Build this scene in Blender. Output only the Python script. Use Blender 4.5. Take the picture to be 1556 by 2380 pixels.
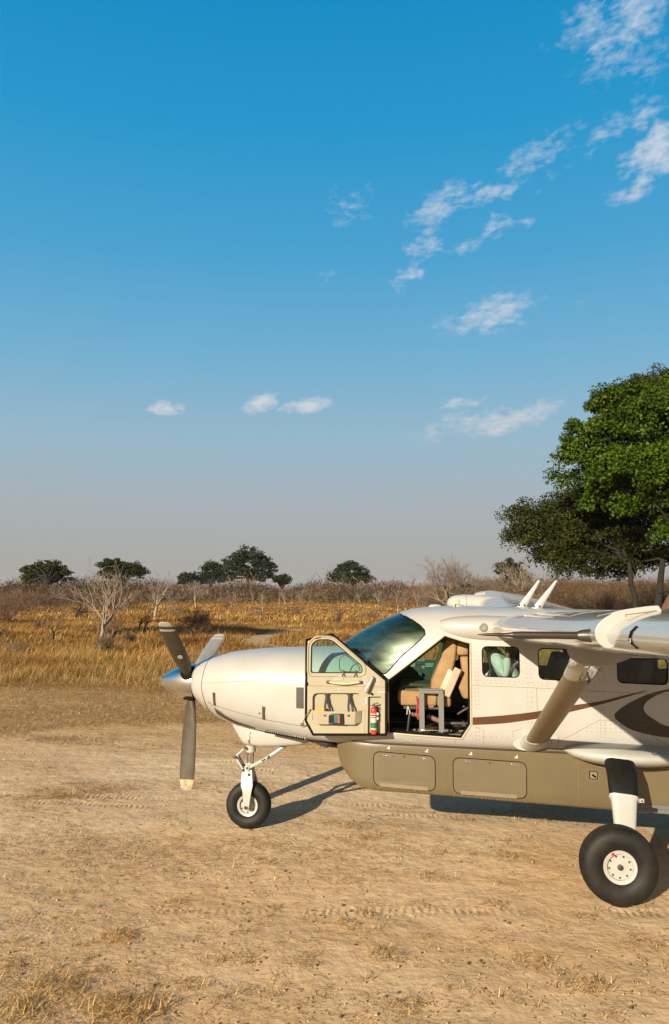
import bpy, bmesh, math, random
import numpy as np
from mathutils import Vector, Matrix
R = math.radians
sc = bpy.context.scene
for o in list(bpy.data.objects):
    bpy.data.objects.remove(o)

# ------------------------------------------------------------------ camera
CAM = np.array([3.239, -9.710, 2.973]); YAW = R(7.924); PITCH = R(5.755); F = 1780.0   # F in pixels of a 1556 x 2380 picture
cam = bpy.data.objects.new("camera", bpy.data.cameras.new("camera"))
sc.collection.objects.link(cam); sc.camera = cam
cam.location = CAM; cam.rotation_euler = (R(90) + PITCH, 0, YAW)
cam.data.sensor_fit = 'VERTICAL'; cam.data.sensor_height = 36.0; cam.data.lens = F / 2380 * 36
cam.data.clip_start = 0.05; cam.data.clip_end = 9000

def ray(px, py):
    u = (px - 778) / F; v = (1190 - py) / F
    ca, sa = math.cos(PITCH), math.sin(PITCH)
    X, Y, Z = u, ca - v * sa, sa + v * ca
    c, s = math.cos(YAW), math.sin(YAW)
    return np.array([X * c - Y * s, X * s + Y * c, Z])
def on_ground(px, dist):                       # a spot on the ground seen in column px, dist metres away
    d = ray(px, 1369); d = d / math.hypot(d[0], d[1])
    return (CAM[0] + d[0] * dist, CAM[1] + d[1] * dist, 0.0)

# ------------------------------------------------------------------ sun, sky, exposure
SUN_DIR = Vector((0.45, 1.0, -0.405)).normalized()
sun = bpy.data.objects.new("sun", bpy.data.lights.new("sun", 'SUN'))
sc.collection.objects.link(sun)
sun.rotation_euler = SUN_DIR.to_track_quat('-Z', 'Y').to_euler()
sun.data.energy = 5.0; sun.data.angle = R(0.5); sun.data.color = (1.0, 0.88, 0.68)
sc.view_settings.view_transform = 'Standard'; sc.view_settings.look = 'None'
sc.view_settings.gamma = 1.0; sc.view_settings.use_curve_mapping = False
sc.view_settings.exposure = 0.95

world = bpy.data.worlds.new("World"); sc.world = world; world.use_nodes = True
wt = world.node_tree; wt.nodes.clear()
def N(t, typ, **kw):
    n = t.nodes.new(typ)
    for k, v in kw.items(): setattr(n, k, v)
    return n
def L(t, a, b): t.links.new(a, b)
def M(t, op, a, b=None, c=None, clamp=False):
    n = t.nodes.new('ShaderNodeMath'); n.operation = op; n.use_clamp = clamp
    for i, v in enumerate((a, b, c)):
        if v is None: continue
        if isinstance(v, (int, float)): n.inputs[i].default_value = v
        else: t.links.new(v, n.inputs[i])
    return n.outputs[0]
def ramp(t, fac, stops, interp='LINEAR'):
    n = t.nodes.new('ShaderNodeValToRGB'); cr = n.color_ramp; cr.interpolation = interp
    while len(cr.elements) < len(stops): cr.elements.new(0.5)
    for e, (p, c) in zip(cr.elements, stops):
        e.position = p; e.color = (c[0], c[1], c[2], 1)
    if fac is not None: t.links.new(fac, n.inputs[0])
    return n.outputs[0]
def mixc(t, fac, a, b, mode='MIX'):
    n = t.nodes.new('ShaderNodeMix'); n.data_type = 'RGBA'; n.blend_type = mode
    for s, v in ((n.inputs[0], fac), (n.inputs[6], a), (n.inputs[7], b)):
        if isinstance(v, (int, float)): s.default_value = v
        elif isinstance(v, (tuple, list)): s.default_value = (v[0], v[1], v[2], 1)
        else: t.links.new(v, s)
    return n.outputs[2]
def srgb(r, g, b):
    f = lambda v: (v / 255 / 12.92) if v <= 10 else ((v / 255 + 0.055) / 1.055) ** 2.4
    return (f(r), f(g), f(b))

def build_sky():
    t = wt
    sky = N(t, 'ShaderNodeTexSky', sky_type='NISHITA', sun_disc=False)
    sky.sun_elevation = R(20.3); sky.sun_rotation = R(204.2); sky.air_density = 1.0; sky.dust_density = 2.0; sky.ozone_density = 2.0
    tc = N(t, 'ShaderNodeTexCoord'); sep = N(t, 'ShaderNodeSeparateXYZ'); L(t, tc.outputs['Generated'], sep.inputs[0])
    el = M(t, 'MULTIPLY', M(t, 'ARCSINE', sep.outputs[2]), 180 / math.pi)            # degrees above the horizon
    az = M(t, 'MULTIPLY', M(t, 'ARCTAN2', sep.outputs[0], sep.outputs[1]), 180 / math.pi)
    # dusty savanna sky: grey-mauve at the horizon, deep blue above
    K = 1.932
    g = ramp(t, M(t, 'DIVIDE', el, 60.0, clamp=True), [
        (0.0, [c / K for c in srgb(170, 165, 161)]), (2.2 / 60, [c / K for c in srgb(170, 168, 165)]), (6 / 60, [c / K for c in srgb(167, 175, 180)]),
        (11 / 60, [c / K for c in srgb(150, 182, 200)]), (17 / 60, [c / K for c in srgb(114, 175, 208)]), (24 / 60, [c / K for c in srgb(74, 162, 208)]),
        (32 / 60, [c / K for c in srgb(36, 151, 204)]), (40 / 60, [c / K for c in srgb(14, 140, 197)]), (48 / 60, [c / K for c in srgb(16, 92, 150)]), (1.0, [c / K for c in srgb(8, 50, 88)])])
    nish = mixc(t, 1.0, sky.outputs[0], (0.1, 0.1, 0.1), 'MULTIPLY')
    col = mixc(t, 0.03, g, nish)
    # dusty glow of the sky round the low sun (behind the camera)
    dp = N(t, 'ShaderNodeVectorMath', operation='DOT_PRODUCT'); L(t, tc.outputs['Generated'], dp.inputs[0]); dp.inputs[1].default_value = tuple(-SUN_DIR)
    au = M(t, 'POWER', M(t, 'MAXIMUM', dp.outputs['Value'], 0.0), 5.0)
    col = mixc(t, M(t, 'MULTIPLY', au, 1.0, clamp=True), col, (0.62, 0.45, 0.29))
    # clouds: patches at their own azimuth and elevation, broken up by noise
    comb0 = N(t, 'ShaderNodeCombineXYZ'); L(t, az, comb0.inputs[0]); L(t, el, comb0.inputs[1])
    nw = N(t, 'ShaderNodeTexNoise'); nw.inputs['Scale'].default_value = 0.55; nw.inputs['Detail'].default_value = 6; nw.inputs['Roughness'].default_value = 0.6; L(t, comb0.outputs[0], nw.inputs['Vector'])
    sw = N(t, 'ShaderNodeSeparateColor'); L(t, nw.outputs['Color'], sw.inputs[0])
    waz = M(t, 'ADD', az, M(t, 'MULTIPLY', M(t, 'SUBTRACT', sw.outputs[0], 0.5), 3.2)); wel = M(t, 'ADD', el, M(t, 'MULTIPLY', M(t, 'SUBTRACT', sw.outputs[1], 0.5), 1.7))
    comb = N(t, 'ShaderNodeCombineXYZ'); L(t, M(t, 'ADD', az, M(t, 'MULTIPLY', el, -0.5)), comb.inputs[0]); L(t, M(t, 'MULTIPLY', el, 2.0), comb.inputs[1])
    n1 = N(t, 'ShaderNodeTexNoise'); n1.inputs['Scale'].default_value = 0.30; n1.inputs['Detail'].default_value = 6; n1.inputs['Roughness'].default_value = 0.6
    n1.inputs['Distortion'].default_value = 0.5
    L(t, comb.outputs[0], n1.inputs['Vector'])
    n2 = N(t, 'ShaderNodeTexNoise'); n2.inputs['Scale'].default_value = 1.15; n2.inputs['Detail'].default_value = 4; n2.inputs['Roughness'].default_value = 0.6
    L(t, comb.outputs[0], n2.inputs['Vector'])
    nz = M(t, 'ADD', M(t, 'MULTIPLY', n1.outputs[0], 0.52), M(t, 'MULTIPLY', n2.outputs[0], 0.48))
    #  px, py, half width, half height (picture pixels), tilt (deg), density
    CL = [(1370, 45, 110, 50, 15, 0.75), (1460, 60, 130, 60, 28, 0.95), (1430, 110, 110, 50, 20, 0.75), (1480, 160, 90, 50, 10, 0.6), (1490, 220, 80, 40, 30, 0.55), (1500, 270, 70, 30, 35, 0.75), (1400, 320, 90, 40, 25, 0.6), (1455, 290, 90, 30, 35, 0.6),
          (1245, 360, 110, 40, 25, 0.75), (1030, 475, 95, 45, 15, 0.95), (1150, 445, 70, 28, 10, 0.8), (815, 480, 60, 45, 20, 0.75), (990, 570, 60, 45, 35, 0.75),
          (1150, 530, 45, 22, 20, 0.8), (1095, 578, 55, 22, 5, 0.85), (945, 645, 45, 26, 30, 0.9), (755, 645, 30, 18, 10, 0.55), (1140, 735, 115, 48, 8, 0.9), (1245, 430, 50, 30, 30, 0.5),
          (1540, 345, 60, 50, 15, 1.5), (1470, 435, 60, 26, 22, 1.0), (1480, 380, 60, 35, 20, 0.8), (1212, 515, 40, 16, 0, 0.6), (1375, 690, 35, 14, 10, 0.45),
          (382, 946, 40, 16, 8, 1.25), (612, 938, 46, 20, 18, 1.3), (710, 942, 55, 20, 8, 1.35), (1145, 980, 165, 34, 7, 1.05), (1075, 938, 65, 14, 8, 0.8), (1285, 335, 60, 30, 20, 0.6)]
    total = None
    for px, py, hw, hh, tilt, dens in CL:
        d = ray(px, py); d = d / np.linalg.norm(d)
        a0 = math.degrees(math.atan2(d[0], d[1])); e0 = math.degrees(math.asin(d[2]))
        k = math.degrees(1 / F) * (math.cos(math.atan((1190 - py) / F)) ** 1.5)
        ra, rb = hw * k / math.cos(math.radians(e0)), hh * k
        c, s = math.cos(R(tilt)), math.sin(R(tilt))
        da = M(t, 'SUBTRACT', waz, a0); de = M(t, 'SUBTRACT', wel, e0)
        u = M(t, 'DIVIDE', M(t, 'ADD', M(t, 'MULTIPLY', da, c), M(t, 'MULTIPLY', de, s)), ra)
        v = M(t, 'DIVIDE', M(t, 'SUBTRACT', M(t, 'MULTIPLY', de, c), M(t, 'MULTIPLY', da, s)), rb)
        r2 = M(t, 'ADD', M(t, 'MULTIPLY', u, u), M(t, 'MULTIPLY', v, v))
        m = M(t, 'MULTIPLY', M(t, 'POWER', M(t, 'SUBTRACT', 1.0, M(t, 'MULTIPLY', r2, 0.42), clamp=True), 1.5), dens)
        total = m if total is None else M(t, 'MAXIMUM', total, m)
    cov = M(t, 'SUBTRACT', M(t, 'ADD', M(t, 'MULTIPLY', nz, 3.4), M(t, 'MULTIPLY', total, 0.95)), 2.08)
    alpha = M(t, 'MULTIPLY', M(t, 'POWER', M(t, 'MULTIPLY', cov, 1.0, clamp=True), 1.1), M(t, 'MULTIPLY', total, 1.5, clamp=True))
    alpha = M(t, 'MULTIPLY', alpha, 0.78)
    cc = ramp(t, M(t, 'DIVIDE', el, 40.0, clamp=True), [(0.0, [c / K for c in srgb(196, 186, 184)]), (0.35, [c / K for c in srgb(218, 218, 222)]), (1.0, [c / K for c in srgb(212, 222, 234)])])
    col = mixc(t, alpha, col, cc)
    bg = N(t, 'ShaderNodeBackground'); bg.inputs['Strength'].default_value = 1.0
    L(t, col, bg.inputs['Color'])
    out = N(t, 'ShaderNodeOutputWorld'); L(t, bg.outputs[0], out.inputs['Surface'])
build_sky()

# ------------------------------------------------------------------ materials
MATS = {}; ALB = 0.73                          # common albedo scale that goes with the exposure
def mat(name, base, rough=0.5, metal=0.0, noise=None, scale=8.0, coat=0.0, bump=0.0, bscale=40.0, spec=0.5):
    """principled material; noise = second colour mixed in by a fractal noise in object space"""
    if name in MATS: return MATS[name]
    if metal < 0.35:
        base = tuple(c * ALB for c in base); noise = tuple(c * ALB for c in noise) if noise is not None else None
    m = bpy.data.materials.new(name); m.use_nodes = True; t = m.node_tree; p = t.nodes['Principled BSDF']
    p.inputs['Base Color'].default_value = (*base, 1); p.inputs['Roughness'].default_value = rough; p.inputs['Metallic'].default_value = metal
    p.inputs['Coat Weight'].default_value = coat; p.inputs['Coat Roughness'].default_value = 0.06; p.inputs['Specular IOR Level'].default_value = spec
    tc = N(t, 'ShaderNodeTexCoord')
    n = N(t, 'ShaderNodeTexNoise'); n.inputs['Scale'].default_value = scale; n.inputs['Detail'].default_value = 7; n.inputs['Roughness'].default_value = 0.65
    L(t, tc.outputs['Object'], n.inputs['Vector'])
    second = noise if noise is not None else tuple(c * 0.86 for c in base)
    f = ramp(t, n.outputs[0], [(0.38, (0, 0, 0)), (0.68, (1, 1, 1))])
    L(t, mixc(t, f, base, second), p.inputs['Base Color'])
    rr = M(t, 'ADD', M(t, 'MULTIPLY', n.outputs[0], 0.18), rough - 0.09, clamp=True); L(t, rr, p.inputs['Roughness'])
    if bump:
        b = N(t, 'ShaderNodeBump'); b.inputs['Strength'].default_value = bump; b.inputs['Distance'].default_value = 0.01
        n2 = N(t, 'ShaderNodeTexNoise'); n2.inputs['Scale'].default_value = bscale; n2.inputs['Detail'].default_value = 5
        L(t, tc.outputs['Object'], n2.inputs['Vector']); L(t, n2.outputs[0], b.inputs['Height']); L(t, b.outputs[0], p.inputs['Normal'])
    MATS[name] = m; return m
def glass(name, tint, refl=1.0, through=0.8, dust=0.0):
    m = bpy.data.materials.new(name); m.use_nodes = True; t = m.node_tree; t.nodes.clear()
    tr = N(t, 'ShaderNodeBsdfTransparent'); tr.inputs[0].default_value = (*[c * through for c in tint], 1)
    gl = N(t, 'ShaderNodeBsdfGlossy'); gl.inputs['Roughness'].default_value = 0.03; gl.inputs[0].default_value = (0.9, 0.95, 0.95, 1)
    fr = N(t, 'ShaderNodeFresnel'); fr.inputs[0].default_value = 1.5
    mx = N(t, 'ShaderNodeMixShader'); L(t, M(t, 'MULTIPLY', fr.outputs[0], refl, clamp=True), mx.inputs[0])
    L(t, tr.outputs[0], mx.inputs[1]); L(t, gl.outputs[0], mx.inputs[2])
    res = mx.outputs[0]
    if dust:                                    # film of dust that catches the low sun, thicker in wiped streaks
        tc = N(t, 'ShaderNodeTexCoord'); mp = N(t, 'ShaderNodeMapping'); mp.inputs['Scale'].default_value = (1.2, 1.2, 5.0); mp.inputs['Rotation'].default_value = (0, R(38), 0); L(t, tc.outputs['Object'], mp.inputs['Vector'])
        nz = N(t, 'ShaderNodeTexNoise'); nz.inputs['Scale'].default_value = 2.0; nz.inputs['Detail'].default_value = 4; L(t, mp.outputs[0], nz.inputs['Vector'])
        df = N(t, 'ShaderNodeBsdfGlossy'); df.inputs['Roughness'].default_value = 0.42; df.inputs[0].default_value = (0.8, 0.84, 0.66, 1)
        m2 = N(t, 'ShaderNodeMixShader'); L(t, M(t, 'MULTIPLY', M(t, 'SUBTRACT', nz.outputs[0], 0.25, clamp=True), dust * 4), m2.inputs[0]); L(t, res, m2.inputs[1]); L(t, df.outputs[0], m2.inputs[2]); res = m2.outputs[0]
    out = N(t, 'ShaderNodeOutputMaterial'); L(t, res, out.inputs[0])
    return m
WHITE = mat('white_paint', (0.455, 0.443, 0.415), 0.36, noise=(0.415, 0.395, 0.355), scale=2.2, coat=0.35)
WINGW = mat('wing_paint', (0.475, 0.465, 0.445), 0.2, noise=(0.43, 0.415, 0.385), scale=3.0, coat=0.8)
PODC = mat('taupe_paint', (0.142, 0.108, 0.056), 0.38, noise=(0.126, 0.094, 0.047), scale=3.0, coat=0.3)
STRUTC = mat('strut_paint', (0.25, 0.195, 0.122), 0.5, noise=(0.225, 0.17, 0.105), coat=0.1)
BROWN = mat('brown_stripe', (0.095, 0.038, 0.014), 0.4, coat=0.1, spec=0.3)
GREYS = mat('dark_stripe', (0.055, 0.045, 0.032), 0.4, coat=0.1, spec=0.3)
SEAM = mat('seam', (0.22, 0.16, 0.09), 0.8)
DARK = mat('dark_gap', (0.007, 0.006, 0.005), 0.85, spec=0.12)
RUBBER = mat('rubber', (0.010, 0.009, 0.008), 0.62, noise=(0.024, 0.020, 0.014), scale=6, bump=0.1, spec=0.25)
BOOT = mat('boot', (0.006, 0.0055, 0.005), 0.6, noise=(0.011, 0.010, 0.009), spec=0.2)
CHROME = mat('polished_metal', (0.72, 0.72, 0.72), 0.16, metal=1.0)
ALU = mat('aluminium', (0.19, 0.19, 0.185), 0.5, metal=0.3)
STEEL = mat('dark_steel', (0.07, 0.065, 0.06), 0.42, metal=0.6)
PROP = mat('prop_paint', (0.062, 0.050, 0.033), 0.42, noise=(0.088, 0.069, 0.045), scale=9, spec=0.3)
PROPSKY = mat('prop_sky_sheen', (0.30, 0.29, 0.27), 0.4)  # far blade: sky reflection put into a lighter blade colour
TAN = mat('tan_trim', (0.39, 0.345, 0.24), 0.6, noise=(0.365, 0.32, 0.215), scale=5, bump=0.06, bscale=160)
SEAT = mat('seat_cloth', (0.36, 0.225, 0.10), 0.9, noise=(0.28, 0.17, 0.075), scale=9, bump=0.5, bscale=45)
OLIVE = mat('olive_cloth', (0.22, 0.165, 0.10), 0.9, bump=0.3)
LINING = mat('cabin_lining', (0.15, 0.13, 0.10), 0.8)
CARPET = mat('carpet', (0.022, 0.018, 0.013), 0.95, bump=0.5, bscale=90)
PANEL = mat('instrument_panel', (0.014, 0.015, 0.015), 0.6, spec=0.2)
PAPER = mat('placard_paper', (0.52, 0.51, 0.48), 0.6)
INK = mat('ink', (0.05, 0.045, 0.045), 0.7)
REDINK = mat('red_ink', (0.42, 0.08, 0.025), 0.7)
RED = mat('red_enamel', (0.72, 0.035, 0.018), 0.3, coat=0.5)
GREEN = mat('green_band', (0.03, 0.16, 0.055), 0.4)
YELLOW = mat('yellow_paper', (0.75, 0.36, 0.05), 0.6)
ROPE = mat('rope', (0.20, 0.12, 0.06), 0.9)
G_WS = glass('windshield_glass', (0.52, 0.78, 0.72), 0.9, 0.85, 0.06)
G_WIN = glass('window_glass', (0.76, 0.90, 0.82), 0.8, 0.9)
G_DOOR = glass('door_glass', (0.66, 0.93, 0.86), 1.0, 0.97)

# ------------------------------------------------------------------ mesh helpers
def tag(o, label=None, cat=None, group=None, kind=None):
    if label: o['label'] = label
    if cat: o['category'] = cat
    if group: o['group'] = group
    if kind: o['kind'] = kind
    return o
def empty(name, loc=(0, 0, 0)):
    o = bpy.data.objects.new(name, None); o.location = loc; o.empty_display_size = 0.3
    sc.collection.objects.link(o); return o
def link_mesh(name, me, m, parent=None):
    o = bpy.data.objects.new(name, me); sc.collection.objects.link(o)
    for mm in (m if isinstance(m, (list, tuple)) else [m]):
        if mm is not None: me.materials.append(mm)
    if parent is not None: o.parent = parent
    return o
def unit(v):
    v = np.asarray(v, float); n = np.linalg.norm(v); return v / n if n > 1e-12 else v
class MB:
    def __init__(s): s.v = []; s.f = []; s.mi = []
    def add(s, verts, faces, mi=0):
        b = len(s.v); s.v.extend([tuple(map(float, p)) for p in verts])
        s.f.extend([tuple(i + b for i in f) for f in faces]); s.mi.extend([mi] * len(faces)); return s
    def box(s, c, d, rot=None, mi=0):
        hx, hy, hz = d[0] / 2, d[1] / 2, d[2] / 2
        P = [Vector((sx * hx, sy * hy, sz * hz)) for sx in (-1, 1) for sy in (-1, 1) for sz in (-1, 1)]
        if rot is not None: P = [rot @ p for p in P]
        P = [p + Vector(c) for p in P]
        return s.add(P, [(0, 1, 3, 2), (4, 6, 7, 5), (0, 4, 5, 1), (2, 3, 7, 6), (0, 2, 6, 4), (1, 5, 7, 3)], mi)
    def bar(s, a, b, w, h, up=(0, 0, 1), mi=0):
        a = np.array(a, float); b = np.array(b, float); d = unit(b - a); u = np.array(up, float)
        if abs(np.dot(d, u)) > 0.98: u = np.array((0, 1.0, 0))
        x = unit(np.cross(d, u)); z = np.cross(x, d)
        P = [p + x * sx * w / 2 + z * sz * h / 2 for p in (a, b) for sx, sz in ((-1, -1), (1, -1), (1, 1), (-1, 1))]
        return s.add(P, [(0, 3, 2, 1), (4, 5, 6, 7), (0, 1, 5, 4), (1, 2, 6, 5), (2, 3, 7, 6), (3, 0, 4, 7)], mi)
    def loft(s, rings, cap0=True, cap1=True, closed=True, mi=0):
        n = len(rings[0]); V = [p for r in rings for p in r]; Fc = []
        for i in range(len(rings) - 1):
            for j in range(n if closed else n - 1):
                k = (j + 1) % n; Fc.append((i * n + j, i * n + k, (i + 1) * n + k, (i + 1) * n + j))
        if cap0: Fc.append(tuple(range(n - 1, -1, -1)))
        if cap1: Fc.append(tuple((len(rings) - 1) * n + j for j in range(n)))
        return s.add(V, Fc, mi)
    def tube(s, pts, r, n=8, caps=True, mi=0):
        pts = [np.array(p, float) for p in pts]
        rs = r if isinstance(r, (list, tuple, np.ndarray)) else [r] * len(pts)
        rings = []; x = None
        for i, p in enumerate(pts):
            d = unit(pts[min(i + 1, len(pts) - 1)] - pts[max(i - 1, 0)])
            if x is None:
                a = np.array((0, 0, 1.0)) if abs(d[2]) < 0.9 else np.array((1.0, 0, 0)); x = unit(np.cross(d, a))
            else: x = unit(x - d * np.dot(x, d))
            y = np.cross(d, x)
            rings.append([p + rs[i] * (math.cos(2 * math.pi * k / n) * x + math.sin(2 * math.pi * k / n) * y) for k in range(n)])
        return s.loft(rings, caps, caps, mi=mi)
    def lathe(s, prof, o, axis, n=32, mi=0, caps=True):
        """prof: (radius, distance along axis)"""
        o = np.array(o, float); d = unit(axis); a = np.array((0, 0, 1.0)) if abs(d[2]) < 0.9 else np.array((1.0, 0, 0))
        x = unit(np.cross(d, a)); y = np.cross(d, x)
        rings = [[o + d * h + max(r, 1e-4) * (math.cos(2 * math.pi * k / n) * x + math.sin(2 * math.pi * k / n) * y) for k in range(n)] for r, h in prof]
        return s.loft(rings, caps, caps, mi=mi)
    def prism(s, poly, y0, y1, mi=0, fy=None):
        """polygon in (x, z) extruded along y"""
        g = fy or (lambda x: 0.0); n = len(poly)
        V = [(x, y0 + g(x), z) for x, z in poly] + [(x, y1 + g(x), z) for x, z in poly]
        Fc = [tuple(range(n)), tuple(range(2 * n - 1, n - 1, -1))] + [(i, i + n, (i + 1) % n + n, (i + 1) % n) for i in range(n)]
        return s.add(V, Fc, mi)
    def sphere(s, c, r, nu=14, nv=8, mi=0):
        c = np.array(c, float); r = np.array(r if hasattr(r, '__len__') else (r, r, r), float)
        rings = [[c + r * np.array((math.sin(math.pi * i / nv) * math.cos(2 * math.pi * k / nu), math.sin(math.pi * i / nv) * math.sin(2 * math.pi * k / nu), math.cos(math.pi * i / nv)))
                  for k in range(nu)] for i in range(1, nv)]
        b = len(s.v); s.loft(rings, False, False, mi=mi)
        t = len(s.v); s.v.extend([tuple(c + r * np.array((0, 0, 1.0))), tuple(c - r * np.array((0, 0, 1.0)))])
        last = b + (nv - 2) * nu
        for k in range(nu):
            s.f.append((t, b + (k + 1) % nu, b + k)); s.f.append((t + 1, last + k, last + (k + 1) % nu)); s.mi.extend([mi, mi])
        return s
    def mesh(s, name, recalc=True):
        me = bpy.data.meshes.new(name); me.from_pydata(s.v, [], s.f); me.update()
        me.polygons.foreach_set('material_index', s.mi)
        if recalc:
            bm = bmesh.new(); bm.from_mesh(me); bmesh.ops.recalc_face_normals(bm, faces=bm.faces); bm.to_mesh(me); bm.free()
        return me
    def build(s, name, m, parent=None, smooth=True, angle=35, bevel=0.0, seg=2, recalc=True):
        me = s.mesh(name, recalc)
        if smooth:
            me.shade_smooth(); me.set_sharp_from_angle(angle=R(angle))
        o = link_mesh(name, me, m, parent)
        if bevel:
            b = o.modifiers.new('bevel', 'BEVEL'); b.width = bevel; b.segments = seg; b.limit_method = 'ANGLE'; b.angle_limit = R(40)
        return o
def roundpoly(pts, r, n=5):
    out = []; k = len(pts)
    rs = r if isinstance(r, (list, tuple)) else [r] * k
    for i in range(k):
        p0, p, p1 = np.array(pts[i - 1]), np.array(pts[i]), np.array(pts[(i + 1) % k])
        a, b = unit(p0 - p), unit(p1 - p); q = min(rs[i], 0.48 * np.linalg.norm(p0 - p), 0.48 * np.linalg.norm(p1 - p))
        for j in range(n + 1):
            t = j / n; out.append(tuple((1 - t) ** 2 * (p + a * q) + 2 * t * (1 - t) * p + t * t * (p + b * q)))
    return out
def insetpoly(poly, d):
    P = np.array(poly); n = len(P); A = 0.5 * sum(P[i][0] * P[(i + 1) % n][1] - P[(i + 1) % n][0] * P[i][1] for i in range(n)); sg = 1 if A > 0 else -1
    out = []
    for i in range(n):
        t1 = unit(P[i] - P[i - 1]); t2 = unit(P[(i + 1) % n] - P[i]); t = unit(t1 + t2); c = max(0.4, np.dot(t, t2))
        out.append(tuple(P[i] + sg * np.array((-t[1], t[0])) * d / c))
    return out
def spline(xs, ys):                              # smooth interpolation of a table (Catmull-Rom, monotone-limited)
    xs = np.array(xs, float); ys = np.array(ys, float); h = np.diff(xs); dl = np.diff(ys) / h; m = np.zeros(len(xs))
    m[0], m[-1] = dl[0], dl[-1]
    for i in range(1, len(xs) - 1):
        if dl[i - 1] * dl[i] > 0:
            w1, w2 = 2 * h[i] + h[i - 1], h[i] + 2 * h[i - 1]; m[i] = (w1 + w2) / (w1 / dl[i - 1] + w2 / dl[i])
    def f(x):
        x = min(max(x, xs[0]), xs[-1]); i = min(np.searchsorted(xs, x, side='right') - 1, len(xs) - 2); i = max(i, 0)
        t = (x - xs[i]) / h[i]
        return float((1 + 2 * t) * (1 - t) ** 2 * ys[i] + t * (1 - t) ** 2 * h[i] * m[i] + t * t * (3 - 2 * t) * ys[i + 1] + t * t * (t - 1) * h[i] * m[i + 1])
    return f
def boolean(target, cutter, op='DIFFERENCE'):
    md = target.modifiers.new('bool', 'BOOLEAN'); md.object = cutter; md.operation = op; md.solver = 'EXACT'
    dg = bpy.context.evaluated_depsgraph_get(); dg.update()
    me = bpy.data.meshes.new_from_object(target.evaluated_get(dg)); target.modifiers.clear(); target.data = me
    bpy.data.objects.remove(cutter); return target
def text_mesh(body, size, m, parent, loc, rot, name='lettering'):
    cu = bpy.data.curves.new(name, 'FONT'); cu.body = body; cu.size = size; cu.align_x = 'CENTER'; cu.align_y = 'CENTER'; cu.extrude = 0.0006; cu.resolution_u = 2
    tmp = bpy.data.objects.new('tmp', cu); sc.collection.objects.link(tmp)
    dg = bpy.context.evaluated_depsgraph_get(); dg.update()
    me = bpy.data.meshes.new_from_object(tmp.evaluated_get(dg)); bpy.data.objects.remove(tmp)
    me.transform(Matrix.Translation(loc) @ rot.to_4x4()); me.materials.clear()
    return link_mesh(name, me, m, parent)
FACE_CAM = Matrix.Rotation(R(90), 3, 'X')          # text plane facing -y
# ================================================================== the aeroplane (x aft of the propeller, -y towards the camera side, z up)
plane = empty('airplane')
tag(plane, 'cream and taupe high wing propeller airplane with its front door open on the dirt', 'airplane')

cX = [1.93, 2.02, 2.12, 2.25, 2.40, 2.55, 2.75, 3.0, 3.3, 3.8, 5.2, 6.8, 8.0, 9.5, 11.0, 12.2]
czt = spline(cX, [2.262, 2.325, 2.395, 2.478, 2.56, 2.632, 2.702, 2.748, 2.766, 2.757, 2.72, 2.69, 2.65, 2.58, 2.5, 2.44])
czb = spline(cX, [1.35, 1.25, 1.18, 1.155, 1.15, 1.147, 1.142, 1.136, 1.13, 1.12, 1.095, 1.08, 1.25, 1.58, 1.93, 2.2])
cw = spline(cX, [0.20, 0.34, 0.47, 0.60, 0.70, 0.762, 0.80, 0.81, 0.81, 0.81, 0.81, 0.81, 0.72, 0.50, 0.27, 0.10])
cnt = spline(cX, [2.2, 2.2, 2.3, 2.4, 2.55, 2.7, 2.95, 3.3, 3.5, 3.6, 3.6, 3.6, 3.0, 2.5, 2.2, 2.0])
czm = spline([1.9, 6.8, 9.5, 12.2], [1.80, 1.80, 1.95, 2.32])
CNB = 5.5
kX = [0.095, 0.13, 0.21, 0.35, 0.6, 0.9, 1.2, 1.6, 2.0, 2.3, 2.6, 2.95]
kzt = spline(kX, [2.005, 2.04, 2.083, 2.127, 2.178, 2.215, 2.235, 2.246, 2.25, 2.235, 2.20, 2.16])
kzb = spline(kX, [1.60, 1.56, 1.495, 1.40, 1.285, 1.235, 1.20, 1.162, 1.15, 1.147, 1.146, 1.14])
kw = spline(kX, [0.235, 0.29, 0.365, 0.43, 0.515, 0.585, 0.635, 0.70, 0.765, 0.79, 0.803, 0.81])
knt = spline(kX, [2.0, 2.05, 2.1, 2.15, 2.25, 2.35, 2.4, 2.45, 2.5, 2.5, 2.5, 2.5])
knb = spline(kX, [2.0, 2.05, 2.1, 2.2, 2.4, 2.7, 3.2, 4.2, 5.0, 5.5, 5.5, 5.5])
def se_ring(x, w, zt, zb, zm, nt, nb, n=72):
    out = []
    for k in range(n):
        a = 2 * math.pi * (k + 0.5) / n; c, s = math.cos(a), math.sin(a); e = nt if s > 0 else nb; h = (zt - zm) if s > 0 else (zm - zb)
        r = (abs(c) ** e + abs(s) ** e) ** (-1.0 / e)
        out.append((x, w * r * c, zm + h * r * s))
    return out
def cabin_ring(x, off=0.0, zfloor=None, n=72):
    zb = zfloor if zfloor is not None else czb(x) + off
    return se_ring(x, max(cw(x) - off, 0.02), czt(x) - off, min(zb, czm(x) - 0.05), czm(x), cnt(x), CNB if zfloor is None else 9.0, n)
def cowl_zm(x): return 1.79 if x < 0.35 else 1.80
def cowl_ring(x, off=0.0, n=72):
    return se_ring(x, kw(x) + off, kzt(x) + off, kzb(x) - off, cowl_zm(x), knt(x), knb(x), n)
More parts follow.
